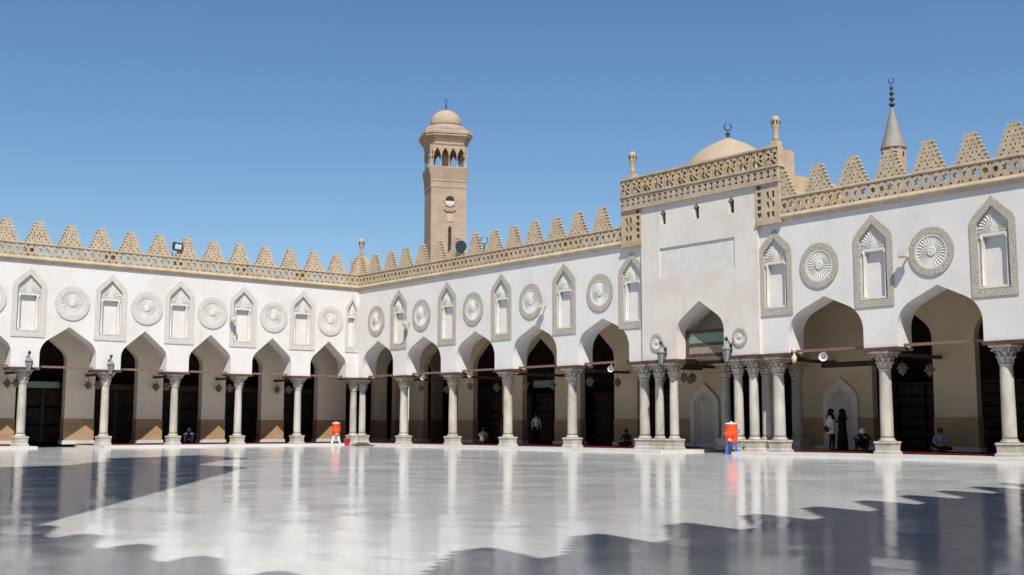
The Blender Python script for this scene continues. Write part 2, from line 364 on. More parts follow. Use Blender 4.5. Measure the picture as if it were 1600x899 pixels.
# ------------------------------------------------------------------ shared pieces of the arcades
# columns ------------------------------------------------------------
def column_meshes(r):
    k = r / 0.25
    b = MB(); w = 0.39 * (0.45 + 0.55 * k)
    b.box(-w, w, -w, w, 0.0, 0.10)
    b.box(-w * .93, w * .93, -w * .93, w * .93, 0.10, 0.155, 0.03)
    b.box(-w * .85, w * .85, -w * .85, w * .85, 0.155, 0.385, -0.015)
    b.box(-w * .92, w * .92, -w * .92, w * .92, 0.385, 0.43)
    b.box(-w * .98, w * .98, -w * .98, w * .98, 0.43, 0.50, 0.02)
    b.lathe([(r * 1.30, 0.50), (r * 1.38, 0.525), (r * 1.30, 0.555), (r * 1.10, 0.575), (r * 1.16, 0.60), (r * 1.03, 0.63)], 24)
    base = b.mesh('base')
    s = MB(); s.lathe([(r * 1.02, 0.63), (r, 0.75), (r * 0.99, 1.5), (r * 0.95, 2.4), (r * 0.90, 3.20), (r * 0.90, 3.27), (r * 1.0, 3.285), (r * 1.03, 3.31), (r * 1.0, 3.335), (r * .9, 3.345)], 24)
    shaft = s.mesh('column')
    c = MB(); rr = r * 0.90
    c.lathe([(rr * .98, 3.34), (rr * 1.04, 3.42), (rr * 1.10, 3.60), (rr * 1.28, 3.78), (rr * 1.62, 3.90)], 20)
    for tier, (n, z0, h, ro, off) in enumerate(((8, 3.35, 0.25, rr * 1.06, 0.0), (8, 3.50, 0.27, rr * 1.13, 0.5))):
        for q in range(n):
            a = 2 * math.pi * (q + off) / n; ca, sa = math.cos(a), math.sin(a)
            def P(ra, t, z): return (ra * ca - t * sa, ra * sa + t * ca, z)
            wd = rr * 0.36
            vs = [P(ro, -wd * .8, z0), P(ro, wd * .8, z0), P(ro + .025, -wd, z0 + h * .6), P(ro + .025, wd, z0 + h * .6), P(ro + .11, -wd * .55, z0 + h), P(ro + .11, wd * .55, z0 + h),
                  P(ro + .125, -wd * .4, z0 + h * .84), P(ro + .125, wd * .4, z0 + h * .84), P(ro + .055, 0, z0 + h * .55), P(ro + .04, 0, z0)]
            c.add(vs, [(0, 9, 8, 2), (9, 1, 3, 8), (2, 8, 4), (8, 3, 5), (8, 5, 4), (4, 5, 7, 6), (2, 4, 6), (3, 7, 5), (0, 2, 3, 1)])
    aw = rr * 1.82
    for q in range(4):
        a = R(45 + 90 * q); ca, sa = math.cos(a), math.sin(a)
        ctr = (ca * aw * 1.12, sa * aw * 1.12)
        pts = [(ca * rr * 1.15, sa * rr * 1.15, 3.70), (ca * aw * .85, sa * aw * .85, 3.83), (ctr[0], ctr[1], 3.88), (ca * aw * 1.2, sa * aw * 1.2, 3.82), (ca * aw * 1.1, sa * aw * 1.1, 3.77)]
        c.tube(pts, [0.03, 0.045, 0.05, 0.045, 0.035], 6)
    c.box(-aw, aw, -aw, aw, 3.905, 3.95, -0.02)
    c.box(-aw * 1.08, aw * 1.08, -aw * 1.08, aw * 1.08, 3.95, 4.0)
    cap = c.mesh('capital')
    return base, shaft, cap
COLM = {}
def column(parent, x, d, r=0.25, rot=0.0):
    if r not in COLM: COLM[r] = column_meshes(r)
    b, s, c = COLM[r]
    o = obj('column', s, 'marble', parent, (x, d, 0), rot)
    obj('base', b, 'marble', o); obj('capital', c, 'capital', o)
    return o

# blind window niche ----------------------------------------------------
def pent(hw, zb, zs, za, n=5):
    k = keel(0, hw, zs, za, 0.45, n)
    return [(-hw, zb)] + k + [(hw, zb)]
W_OUT = pent(0.875, 5.74, 8.42, 9.42)
W_IN = pent(0.615, 6.02, 8.33, 9.06)
W_PANEL = [(-0.40, 6.16), (0.40, 6.16), (0.40, 7.93), (-0.40, 7.93)]
W_HOLE = pent(0.635, 6.00, 8.34, 9.09)
def niche_meshes():
    frame = plate('carved_frame', W_OUT, [W_IN], -0.045, 0.06)
    sur = plate('surround', pent(0.66, 5.97, 8.35, 9.12), [W_PANEL], 0.10, 0.20)
    back = MB().box(-0.46, 0.46, 0.23, 0.92, 6.1, 8.0).mesh('blank_panel')
    colo = MB().lathe([(0.062, 6.12), (0.062, 6.18), (0.045, 6.2), (0.043, 7.82), (0.06, 7.86), (0.07, 7.95)], 8, (0, 0.085)).mesh('colonnette')
    lint = MB().box(-0.56, 0.56, 0.035, 0.12, 7.955, 8.03).box(-0.53, 0.53, 0.06, 0.12, 8.03, 8.08).mesh('lintel')
    sill = MB().box(-0.58, 0.58, 0.02, 0.14, 6.045, 6.115).mesh('sill')
    hood = MB(); zc = 8.22; ins = pent(0.60, 6.02, 8.33, 9.04)
    def reach(a):
        best = 9
        dx, dz = math.cos(a), math.sin(a)
        for (x1, z1), (x2, z2) in zip(ins, ins[1:] + ins[:1]):
            ex, ez = x2 - x1, z2 - z1; den = dx * ez - dz * ex
            if abs(den) < 1e-9: continue
            t = ((x1) * ez - (z1 - zc) * ex) / den; u = ((x1) * dz - (z1 - zc) * dx) / den
            if t > 0 and -1e-6 <= u <= 1 + 1e-6: best = min(best, t)
        return best
    n = 13
    for k in range(n):
        a = math.pi * (k + 0.5) / n; L_ = reach(a) * 0.97; da = math.pi / n * 0.34
        r0 = 0.17
        q = lambda r, g, y: (r * math.cos(g), y, zc + r * math.sin(g))
        vs = [q(r0, a - da, 0.101), q(r0, a + da, 0.101), q(L_, a + da, 0.101), q(L_, a - da, 0.101), q(r0, a, 0.08), q(L_, a, 0.055)]
        hood.add(vs, [(0, 3, 5, 4), (1, 4, 5, 2), (0, 4, 1), (3, 2, 5)])
    for zz in (8.10, 8.155):
        for s in (-1, 1): hood.box(min(s * .2, s * .57), max(s * .2, s * .57), 0.05, 0.11, zz, zz + 0.03)
    hood.prism([(-.13, 8.09), (.13, 8.09), (.13, 8.28), (0, 8.42), (-.13, 8.28)], 0.06, 0.11)
    return frame, sur, back, colo, lint, sill, hood.mesh('shell_hood'), frame.copy()
NM = niche_meshes()
NARROW = {-0.52: 0.56}
def niche(parent, x):
    k = NARROW.get(x, 1.0); pale = parent is arcA
    o = obj('window_niche', NM[7] if pale else NM[0], 'carved_pale' if pale else 'carved', parent, (x, 0, 0), 0, (k, 1, 1))
    for me, nm, m in ((NM[1], 'surround', 'hood'), (NM[2], 'blank_panel', 'panel_white'), (NM[4], 'lintel', 'hood'), (NM[5], 'sill', 'hood'), (NM[6], 'shell_hood', 'hood')):
        obj(nm, me, m, o)
    for sx in (-1, 1): obj('colonnette', NM[3], 'hood', o, (sx * .475, 0, 0))
    return o

# roundel ------------------------------------------------------------
def roundel_meshes(rad, nr=28):
    ring = plate('roundel', ngon(0, 0, rad, 40), [ngon(0, 0, rad * 0.735, 40)], -0.06, 0.05)
    rim = plate('rim', ngon(0, 0, rad * 0.74, 40), [ngon(0, 0, rad * 0.64, 40)], -0.045, 0.05)
    f = MB(); ri, ro = rad * 0.19, rad * 0.645
    f.lathe([(rad * 0.70, 0.0), (rad * 0.70, 0.012)], 40)
    for k in range(nr):
        a = 2 * math.pi * k / nr; da = math.pi / nr * 0.62
        q = lambda r, g, h: (r * math.cos(g), r * math.sin(g), h)
        vs = [q(ri, a - da, .012), q(ri, a + da, .012), q(ro, a + da, .012), q(ro, a - da, .012), q(ri, a, .03), q(ro * .97, a, .052)]
        f.add(vs, [(0, 3, 5, 4), (1, 4, 5, 2), (0, 4, 1), (3, 2, 5)])
    f.lathe([(ri * 1.05, 0.012), (ri * 1.05, 0.045), (ri * .8, 0.055), (ri * .55, 0.03), (ri * .3, 0.05), (0.01, 0.06)], 20)
    f.v = [(x, 0.01 - z, y) for x, y, z in f.v]
    return ring, rim, f.mesh('fluted_disc'), ring.copy()
RM = roundel_meshes(0.93); RMS = roundel_meshes(0.40, 12)
def roundel(parent, x, z, ms=RM, d=0.0):
    pale = parent is arcA
    o = obj('roundel', ms[3] if pale else ms[0], 'carved_pale' if pale else 'carved', parent, (x, d, z), 0)
    o.rotation_euler = (0, random.uniform(0, 6.28), 0)
    obj('rim', ms[1], 'hood', o); obj('fluted_disc', ms[2], 'hood', o)
    return o

# pierced rail, merlons, cornice -------------------------------------------
MOD = 1.18
def rail_mesh():
    p = MOD; zl, zh = Z_RAIL, Z_RTOP - 0.09
    out = [(0, zl - 0.002), (p, zl - 0.002), (p, zh + 0.002), (0, zh + 0.002)]
    zm = zl + 0.35; holes = [star6(p * .5, zm, 0.185, 0.56), ngon(p / 6, zm, 0.12, 6, R(30)), ngon(p * 5 / 6, zm, 0.12, 6, R(30))]
    for x, big in ((p * .5 - p / 6, 0), (p * .5 + p / 6, 0)):
        holes.append([(x - .085, zl + .045), (x + .085, zl + .045), (x + .04, zl + .125), (x - .04, zl + .125)])
        holes.append([(x - .04, zh - .115), (x + .04, zh - .115), (x + .085, zh - .04), (x - .085, zh - .04)])
    for s in (1,):
        for x0, x1 in ((0.035, 0.15), (p - 0.15, p - 0.035)):
            xm = x1 if x0 < p / 2 else x0; xe = x0 if x0 < p / 2 else x1
            holes.append([(xe, zl + .045), (xm, zl + .045), (xe, zl + .17)])
            holes.append([(xe, zh - .04), (xm, zh - .04), (xe, zh - .16)])
    return plate('rail_panel', out, holes, -0.06, 0.10)
RAILM = rail_mesh()
def merlon_outline(half=None):
    H = 1.15; n = 7; w0, w1 = 0.65, 0.215
    r = []
    for k in range(n):
        w = w0 + (w1 - w0) * k / (n - 1); z0 = H * k / n; z1 = H * (k + 1) / n
        r += [(w - (0.0 if k == 0 else 0.07), z0), (w - 0.015, z1 - 0.075), (w + 0.04, z1 - 0.045), (w + 0.015, z1)]
    if half == 'L': return [(-x, z) for x, z in r] + [(0, H), (0, 0)]
    if half == 'R': return [(0, 0)] + r + [(0, H)]
    return r + [(-x, z) for x, z in r[::-1]]
MHOLES = []
for z, xs, w, h in ((0.085, (-.47, -.16, .16, .47), .045, .035), (0.235, (-.36, 0, .36), .05, .05), (0.38, (-.25, -.09, .09, .25), .032, .06), (0.54, (-.26, 0, .26), .04, .055),
                    (0.68, (-.19, -.06, .06, .19), .026, .055), (0.845, (-.12, .12), .04, .045), (1.04, (-.07, .07), .026, .032)):
    for i, x in enumerate(xs):
        if abs(x) < 1e-6 or abs(abs(x) - .25) < .02: MHOLES.append([(x, z - h), (x + w, z), (x, z + h), (x - w, z)])
        elif x < 0: MHOLES.append([(x - w * .8, z - h), (x + w, z - h * .3), (x + w * .7, z + h), (x - w, z + h * .25)])
        else: MHOLES.append([(x + w * .8, z - h), (x + w, z + h * .25), (x - w * .7, z + h), (x - w, z - h * .3)])
MERL = plate('merlon', merlon_outline(), MHOLES, -0.04, 0.16)
MERL_L = plate('merlon', merlon_outline('L'), [h for h in MHOLES if max(x for x, z in h) < -0.02], -0.04, 0.16)
MERL_R = plate('merlon', merlon_outline('R'), [h for h in MHOLES if min(x for x, z in h) > 0.02], -0.04, 0.16)

def cornice(parent, x0, x1, m0=0.0, m1=0.0):
    """sloping moulding under the rail and the coping above it; m0, m1 mitre the ends"""
    prof = [(0.4, Z_COR - 0.03), (-0.02, Z_COR - 0.03), (-0.05, Z_COR + 0.0), (-0.17, Z_COR + 0.12), (-0.17, Z_COR + 0.17), (-0.10, Z_RAIL), (0.4, Z_RAIL)]
    def sweep(name, pr):
        b = MB(); n = len(pr)
        vs = [(x0 + m0 * d, d, z) for d, z in pr] + [(x1 + m1 * d, d, z) for d, z in pr]
        fs = [tuple(range(n)), tuple(range(2 * n - 1, n - 1, -1))] + [(k, k + n, (k + 1) % n + n, (k + 1) % n) for k in range(n)]
        b.add(vs, fs); return b.build(name, 'stone', parent)
    sweep('cornice', prof)
    zt = Z_RTOP
    sweep('coping', [(0.2, zt - 0.09), (-0.085, zt - 0.09), (-0.10, zt - 0.07), (-0.10, zt - 0.02), (-0.08, zt), (0.2, zt)])

# inner hall (piers, back wall) --------------------------------------------
def star_lantern_mesh():
    bm = bmesh.new(); bmesh.ops.create_icosphere(bm, subdivisions=1, radius=0.155)
    vs = [v.co.copy() for v in bm.verts]; fs = [[v.index for v in f.verts] for f in bm.faces]; bm.free()
    b = MB()
    for f in fs:
        c = (vs[f[0]] + vs[f[1]] + vs[f[2]]) / 3; tip = c.normalized() * 0.255
        b.add([vs[f[0]], vs[f[1]], vs[f[2]], tip], [(0, 1, 3), (1, 2, 3), (2, 0, 3)])
    b.lathe([(0.07, 0.14), (0.05, 0.20), (0.02, 0.25)], 8); b.lathe([(0.015, -0.29), (0.04, -0.23), (0.07, -0.14)], 8)
    return b.mesh('lantern_body')
STARM = star_lantern_mesh()
ORD = ['first', 'second', 'third', 'fourth', 'fifth', 'sixth', 'seventh', 'eighth', 'ninth', 'tenth', 'eleventh', 'twelfth']
def hanging_lantern(loc, chain_top, label, group):
    t = thing('hanging_lantern', label, 'lantern', loc, 0, group)
    obj('lantern_body', STARM, 'star', t)
    MB().tube([(0, 0, 0.23), (0, 0, chain_top - loc[2])], 0.012, 6).build('chain', 'iron', t)
    return t

def bookcase(loc, rotz, w, label, group):
    t = thing('bookcase', label, 'bookcase', loc, rotz, group)
    b = MB(); h = 2.9
    b.box(-w / 2, -w / 2 + .06, 0, .4, 0, h).box(w / 2 - .06, w / 2, 0, .4, 0, h).box(-w / 2 + .06, w / 2 - .06, .36, .4, 0, h)
    b.box(-w / 2 - .05, w / 2 + .05, -.05, .42, h, h + .1)
    for k in range(1, 3): xx = -w / 2 + w * k / 3; b.box(xx - .03, xx + .03, 0, .36, 0.05, h)
    b.build('case', 'shelf', t)
    for k in range(6):
        z = 0.08 + k * 0.48
        MB().box(-w / 2 + .06, w / 2 - .06, 0.01, .358, z, z + .035).build('shelf', 'shelf', t)
        bk = MB(); x = -w / 2 + .1
        while x < w / 2 - .16:
            ww = random.uniform(.04, .09); hh = random.uniform(.26, .38)
            if abs((x + w / 2) / w * 3 % 1 - 0) > .06: bk.box(x, x + ww - .006, .08, .3, z + .035, z + .035 + hh)
            x += ww
        bk.build('row_of_books', 'books', t)['kind'] = 'stuff'

# ------------------------------------------------------------------ the setting: ground, court floor, steps, carpets
structure(MB().box(-700, 700, -700, 700, -1.2, -0.6).build('ground', 'ground'))
structure(MB().box(-9, 72, -50, 11, -0.5, Z_COURT).build('courtyard_floor', 'floor'))
def step(x0, x1, y0, y1):
    structure(MB().box(x0, x1, y0, y1, -0.3, -0.004 + 0.004).build('step', 'step'))
step(-3.6, 1.0, -16.55, 4.7); step(-3.6, 1.0, -43.5, -20.0)
step(1.0, 27.15, -1.0, 4.7); step(30.15, 31.2, 0.0, 4.7); step(31.2, 58, -1.0, 4.7)
for x0, x1, y0, y1 in ((-7.9, -1.05, -16.5, 9.4), (-7.9, -1.05, -43, -20.1), (-1.05, 24.6, 1.05, 9.4), (32.6, 58, 1.05, 9.4)):
    structure(MB().box(x0, x1, y0, y1, -0.2, Z_IN).build('carpet', 'carpet'))

# ------------------------------------------------------------------ arcades
def arcade(root, x0, x1, spans, arches, cols, r_col, windows, rounds, z_round, mod_rng, merl, half, inner, D, zin_apex, tie_cols, mitre, portal_gap=None):
    # white arcade wall
    for (a, b) in spans:
        ar = [q for q in arches if a < q[0] < b]
        hl = [[(x * NARROW.get(w, 1.0) + w, z) for x, z in W_HOLE] for w in windows if a < w < b]
        me = plate('arcade_wall', arch_wall_outline(a, b, Z_IMP, Z_COR, ar, Z_SPR, Z_APX), hl, 0.0, T_WALL)
        obj('arcade_wall', me, 'plaster', root)
    for w in windows: niche(root, w)
    for x in rounds: roundel(root, x, z_round)
    for i, c in enumerate(cols): column(root, c[0], c[1], r_col, 0.0)
    # wooden imposts on the columns and tie beams across the arches
    ar = sorted(arches)
    for k in range(len(ar) + 1):
        l = ar[k - 1][0] + ar[k - 1][1] if k else x0
        r = ar[k][0] - ar[k][1] if k < len(ar) else x1
        if portal_gap and l < portal_gap[0] < r:
            MB().box(l - 0.05, portal_gap[0], -0.07, 1.05, Z_CAP, Z_IMP + .003).build('impost', 'wood', root)
            MB().box(portal_gap[1], r + 0.05, -0.07, 1.05, Z_CAP, Z_IMP + .003).build('impost', 'wood', root)
        else:
            MB().box(l - 0.05, r + 0.05, -0.07, 1.05, Z_CAP, Z_IMP + .003).build('impost', 'wood', root)
    for a in ar:
        MB().box(a[0] - a[1] - 0.12, a[0] + a[1] + 0.12, 0.42, 0.56, Z_IMP + .02, Z_IMP + .13).build('tie_beam', 'wood_light', root)
    for c in tie_cols:
        MB().box(c - 0.08, c + 0.08, 0.80, D + 0.05, 3.86, 3.995).build('cross_beam', 'wood', root)
    # parapet
    for a, b, m0, m1 in mod_rng:
        cornice(root, a, b, m0, m1)
        n = max(1, round((b - a) / MOD)); s = (b - a) / n / MOD
        for k in range(n): obj('rail_panel', RAILM, 'stone', root, (a + k * MOD * s, 0, 0), 0, (s, 1, 1))
    for x in merl: obj('merlon', MERL, 'carved_stone', root, (x + random.uniform(-.03, .03), random.uniform(-.012, .012), Z_RTOP - .002), random.uniform(-.03, .03), (random.uniform(.95, 1.03), 1, random.uniform(.97, 1.03)))
    for x, h in half: obj('merlon', MERL_L if h == 'L' else MERL_R, 'carved_stone', root, (x, 0, Z_RTOP - .002))
    for c in tie_cols:
        MB().box(c - 0.24, c + 0.24, 0.12, 0.75, Z_COR - .1, Z_RTOP - 0.12).build('buttress', 'stone', root)
    t_in = 0.5 if root is arcA else 0.36
    # inner wall of piers with arched openings, dado, roof, back wall
    ix0, ix1, piers = inner
    op = []
    es = [ix0] + [v for p_ in piers for v in p_] + [ix1]
    for k in range(0, len(es), 2):
        if es[k + 1] - es[k] > 0.6: op.append(((es[k] + es[k + 1]) / 2, (es[k + 1] - es[k]) / 2 - .001))
    op = [(c, h) for c, h in op if c - h > ix0 + .05 and c + h < ix1 - .05]
    me = plate('inner_wall', arch_wall_outline(ix0, ix1, Z_IN - .05, 9.45, op, 4.75, zin_apex), [], D, D + t_in)
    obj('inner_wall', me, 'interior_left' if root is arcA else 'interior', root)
    for a, b in piers:
        dd = MB().box(a - 0.025, b + 0.025, D - 0.03, D + t_in + .03, Z_IN - .04, 1.46).build('dado', MT['dado'], root)
        MB().box(a - 0.09, b + 0.09, D - 0.10, D + t_in + .08, Z_IN - .03, 0.24).build('plinth', 'step', dd)
    return root
MT['dado'] = None
def dado_mat():
    m = bpy.data.materials.new('dado_blocks'); m.use_nodes = True; N = m.node_tree.nodes; L = m.node_tree.links; b = N['Principled BSDF']
    b.inputs['Roughness'].default_value = 0.85; b.inputs['Specular IOR Level'].default_value = 0.15
    tc = N.new('ShaderNodeTexCoord'); mp = N.new('ShaderNodeMapping'); mp.inputs['Rotation'].default_value = (R(90), 0, 0)
    L.new(tc.outputs['Object'], mp.inputs['Vector'])
    br = N.new('ShaderNodeTexBrick'); br.inputs['Scale'].default_value = 1; br.inputs['Brick Width'].default_value = .62; br.inputs['Row Height'].default_value = .3
    br.inputs['Mortar Size'].default_value = .008
    br.inputs['Color1'].default_value = rgb((.40, .27, .155)); br.inputs['Color2'].default_value = rgb((.34, .225, .13)); br.inputs['Mortar'].default_value = rgb((.28, .20, .13))
    L.new(mp.outputs[0], br.inputs['Vector'])
    L.new(br.outputs['Color'], b.inputs['Base Color'])
    return m
MT['dado'] = dado_mat()

# left arcade: local x = world y, local y = depth behind the face (world -x)
arcA = thing('arcade', 'white arcade running from the corner to the left edge with keel arches', 'arcade', (0, 0, 0), R(90))
A_COLS = [-4.02, -8.02, -12.02, -16.04, -20.46, -24.6, -28.6, -32.6, -36.6, -40.6]
A_ARCH = [(-2.18, 1.29), (-6.12, 1.31), (-10.13, 1.31), (-14.1, 1.33), (-18.32, 1.51)] + [(-22.6, 1.31), (-26.6, 1.31), (-30.6, 1.31), (-34.6, 1.31), (-38.6, 1.31)]
A_WIN = [-0.52, -4.1, -8.1, -12.1, -16.1, -20.5, -24.6, -28.6, -32.6]
A_RND = [-2.13, -6.1, -10.09, -14.07, -18.24, -22.6, -26.6, -30.6]
A_PIER = [(-41.4, -39.8), (-37.4, -35.8), (-33.4, -31.8), (-29.4, -27.8), (-25.4, -23.8), (-21.55, -19.9), (-17.19, -15.52), (-13.01, -11.44), (-8.95, -7.4), (-4.92, -3.34), (-0.86, 1.28), (3.6, 4.55), (8.6, 9.3)]
arcade(arcA, -43, 0, [(-43, 0)], A_ARCH, [(c, 0.5) for c in A_COLS], 0.22, A_WIN, A_RND, 7.66,
       [(-43, 0, 0.0, 1.0)], [-1.68 * k for k in range(1, 25)], [(0, 'L')], (-43, 9.31, A_PIER), 3.5, 6.25, A_COLS, None)
column(arcA, 0.0, 0.5, 0.22)

# right arcade: local axes = world axes
arcB = thing('arcade', 'white arcade running from the corner past the portal to the right edge', 'arcade', (0, 0, 0), 0)
B_COLS = [4.49, 9.47, 14.47, 19.63, 24.72, 32.6, 37.74, 42.69, 47.7, 52.7]
B_ARCH = [(2.28, 1.73), (7.18, 1.76), (12.17, 1.75), (17.24, 1.78), (22.42, 1.8), (35.36, 1.8), (40.4, 1.75), (45.4, 1.75), (50.4, 1.75), (55.2, 1.75)]
B_WIN = [4.55, 9.52, 14.5, 19.61, 24.45, 32.95, 37.72, 42.68, 47.7, 52.7]
B_RND = [2.09, 6.98, 12.01, 17.0, 22.26, 35.2, 40.24, 45.3, 50.3]
B_PIER = [(-2.95, -2.5), (-0.9, 0.75), (4.48, 6.07), (8.96, 10.82), (13.71, 15.83), (18.53, 20.25), (23.1, 26.15), (30.45, 34.46), (37.38, 39.27), (42.4, 44.3), (47.2, 49.1), (52.2, 54.1)]
merlB = [1.72 * k for k in range(1, 14)] + [35.18 + 1.692 * k for k in range(0, 13)]
arcade(arcB, -1.0, 58, [(-1.0, 25.3), (32.1, 58)], B_ARCH, [(c, 0.5) for c in B_COLS], 0.25, B_WIN, B_RND, 7.65,
       [(0, 23.95, 1.0 * -1, 0.0), (33.35, 58, 0.0, 0.0)], merlB, [(0, 'R'), (33.38, 'R')], (-2.96, 58, B_PIER), 4.6, 6.35, B_COLS, None, (25.3, 32.1))
column(arcB, -0.2, 0.5, 0.22)
# roofs, back walls and end walls close the halls
def wpart(name, m, root, *boxes):
    b = MB()
    for q in boxes: b.box(*q)
    return b.build(name, m, root)
wpart('roof', 'interior', arcA, (-43, 1.0, 0.95, 8.3, 9.45, 9.6)); wpart('roof', 'interior', arcB, (-8.3, 58, 1.001, 9.9, 9.451, 9.6))
wpart('back_wall', 'dark', arcA, (-43, 9.4, 8.0, 8.3, -0.3, 9.5)); wpart('back_wall', 'dark', arcB, (-8.0, 58, 9.6, 9.9, -0.3, 9.5))  # low colour puts the darkness of the deep halls into the walls
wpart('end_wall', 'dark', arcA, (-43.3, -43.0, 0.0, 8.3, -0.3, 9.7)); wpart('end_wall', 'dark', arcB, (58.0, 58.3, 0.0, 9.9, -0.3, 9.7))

# lanterns on the cross beams
for i, c in enumerate(A_COLS[:5]):
    hanging_lantern((-1.65, c, 3.36), 3.87, 'star lantern near the court under the left arcade, %s cross beam from the corner' % ORD[i], 'star lanterns of the left arcade')
    hanging_lantern((-3.15, c, 3.36), 3.87, 'star lantern against a cream pier in the left arcade, %s beam from the corner' % ORD[i], 'star lanterns of the left arcade')
for i, c in enumerate(B_COLS[:8]):
    if i == 5: continue
    if i < 7: hanging_lantern((c, 1.75, 3.38), 3.87, 'star lantern near the court under the right arcade, %s cross beam from the corner' % ORD[i], 'star lanterns of the right arcade')
    hanging_lantern((c, 3.75, 3.38), 3.87, 'star lantern deep inside the right arcade, %s cross beam from the corner' % ORD[i], 'star lanterns of the right arcade')

# bookcases in the dark hall behind
for i, (x, w) in enumerate(((7.3, 2.7), (12.0, 2.8), (17.0, 2.6), (21.7, 2.7), (35.6, 2.7), (40.6, 2.9))):
    bookcase((x - 1.2, 7.6, Z_IN), 0, w + 1.4, 'dark wooden bookcase in the hall of the right arcade, %s from the corner' % ORD[i], 'bookcases in the dark hall')

# timber doors and screens seen dimly through the inner openings of the left arcade
NA = 11
for k in range(NA - 6, NA):
    l, r = A_PIER[k - 1][1], A_PIER[k][0]; c = (l + r) / 2; w = (r - l) + 1.6
    t = thing('timber_screen', 'dark panelled timber screen in the left arcade hall, %s opening from the corner' % ORD[NA - 1 - k], 'screen', (-5.9, c + .9, Z_IN), R(90), 'timber screens in the hall')
    MB().box(-w / 2, w / 2, 0, .12, 3.15, 3.5).box(-w / 2, -w / 2 + .14, 0, .12, 0, 3.15).box(w / 2 - .14, w / 2, 0, .12, 0, 3.15).box(-.08, .08, 0, .12, 0, 3.15).build('frame', 'shelf', t)
    for sx in (-1, 1):
        for j in range(3):
            MB().box(min(sx * .1, sx * (w / 2 - .16)), max(sx * .1, sx * (w / 2 - .16)), .05, .09, .06 + j * 1.04, 1.0 + j * 1.04).build('panel', 'dark', t)
MB().box(11.0, 13.5, 5.3, 5.4, 3.35, 3.75).build('lintel_board', 'green_panel', arcB); MB().box(-19.8, -17.3, 4.3, 4.4, 3.2, 3.55).build('lintel_board', 'green_panel', arcA)
# mihrab-like blind niches of pale stone on the inner wall
def blind_niche(root, cx, d, hw, za):
    o = plate('blind_niche', [(cx - hw, Z_IN)] + keel(cx, hw, za - hw * 1.15, za, 0.7) + [(cx + hw, Z_IN)],
              [[(cx - hw * .66, Z_IN + .02)] + keel(cx, hw * .66, za - hw * 1.15, za - hw * .42, 0.7) + [(cx + hw * .66, Z_IN + .02)]], d - 0.10, d + 0.02)
    o = obj('blind_niche', o, 'interior_white', root)
    i2 = plate('niche_back', [(cx - hw * .68, Z_IN)] + keel(cx, hw * .68, za - hw * 1.15, za - hw * .40, 0.7) + [(cx + hw * .68, Z_IN)],
               [[(cx - hw * .46, Z_IN + .02)] + keel(cx, hw * .46, za - hw * 1.15, za - hw * .66, 0.7) + [(cx + hw * .46, Z_IN + .02)]], d - 0.06, d - 0.004)
    obj('niche_rib', i2, 'niche_grey', o)
    MB().box(cx - hw * .5, cx + hw * .5, d - .035, d - .002, Z_IN, za - hw * .9).build('niche_back', 'niche_grey', o)
blind_niche(arcB, 32.87, 4.6 - .03, 0.89, 3.25)
blind_niche(arcB, 24.95, 4.6 - .03, 0.93, 3.2)
column(arcB, 31.0, 3.9, 0.25)
MB().box(33.0, 36.6, 3.0, 3.2, 3.62, 3.85).build('cross_beam', 'dark', arcB)

# ------------------------------------------------------------------ portal
por = thing('portal', 'tall plastered portal block with pierced stone crown and pointed doorway', 'portal', (0, 0, 0), 0)
PX0, PX1, PD = 25.24, 32.16, -0.15
P_AR = (28.80, 1.40, 5.30, 6.71)
def keyhole(cx, zb):
    return [(cx - .16, zb), (cx + .16, zb), (cx + .16, zb + .46), (cx + .20, zb + .5), (cx + .10, zb + .62), (cx, zb + .78), (cx - .10, zb + .62), (cx - .20, zb + .5), (cx - .16, zb + .46)]
KW = [(26.68, 10.48), (28.73, 10.46), (30.76, 10.44)]
PANEL = [(26.42, 8.0), (30.90, 8.0), (30.90, 9.36), (26.42, 9.36)]
obj('portal_wall', plate('portal_wall', arch_wall_outline(PX0, PX1, Z_IMP, 11.5, [P_AR], 0, 0), [keyhole(*k) for k in KW] + [PANEL], PD, 1.2), 'plaster_portal', por)
MB().box(26.40, 30.92, PD + .06, 1.1, 7.98, 9.38).build('recessed_panel', 'hood', por)
for cx, zb in KW:
    w = MB().box(cx - .24, cx + .24, .12, .5, zb - .05, zb + .85).build('window', 'dark', por)  # dark backing stands in for the shade inside the window
roundel(por, 26.2, 4.95, RMS, PD); roundel(por, 31.12, 4.93, RMS, PD)
for x in (25.80, 26.72, 30.52, 31.36): column(por, x, 0.38, 0.21)
column(por, 31.45, 1.15, 0.22)
for a, b in ((25.31, 27.45), (30.15, 32.08)):
    MB().box(a, b, PD - .06, 1.25, Z_CAP + .002, Z_IMP + .006).build('impost', 'wood', por)
# inner arch of the porch and its timber transom
obj('inner_arch', plate('inner_arch', arch_wall_outline(25.3, 32.1, Z_IMP, 9.4, [(29.1, 1.25, 4.9, 6.25)], 0, 0), [], 2.3, 3.0), 'interior_white', por)
for a_, b_ in ((25.3, 27.95), (30.25, 32.1)): MB().box(a_, b_, 2.25, 3.05, Z_CAP + .001, Z_IMP + .01).build('impost', 'wood', por)
for x in (27.9, 30.55): column(por, x, 2.65, 0.23)
tr = MB().box(27.42, 27.58, .46, .6, 4.14, 5.46).box(30.04, 30.2, .46, .6, 4.14, 5.46).box(27.58, 30.04, .47, .59, 5.30, 5.44).box(27.58, 30.04, .47, .59, 4.72, 4.84).box(27.58, 30.04, .47, .59, 4.17, 4.36).build('transom', 'wood', por)
MB().box(27.58, 30.04, .50, .56, 4.84, 5.30).build('green_frieze', 'green_panel', tr)
MB().box(27.58, 30.04, .50, .56, 4.36, 4.72).build('grey_frieze', 'grey_panel', tr)
MB().box(27.4, 30.2, .40, .66, 4.14, 4.20).build('tie_beam', 'wood_light', por)
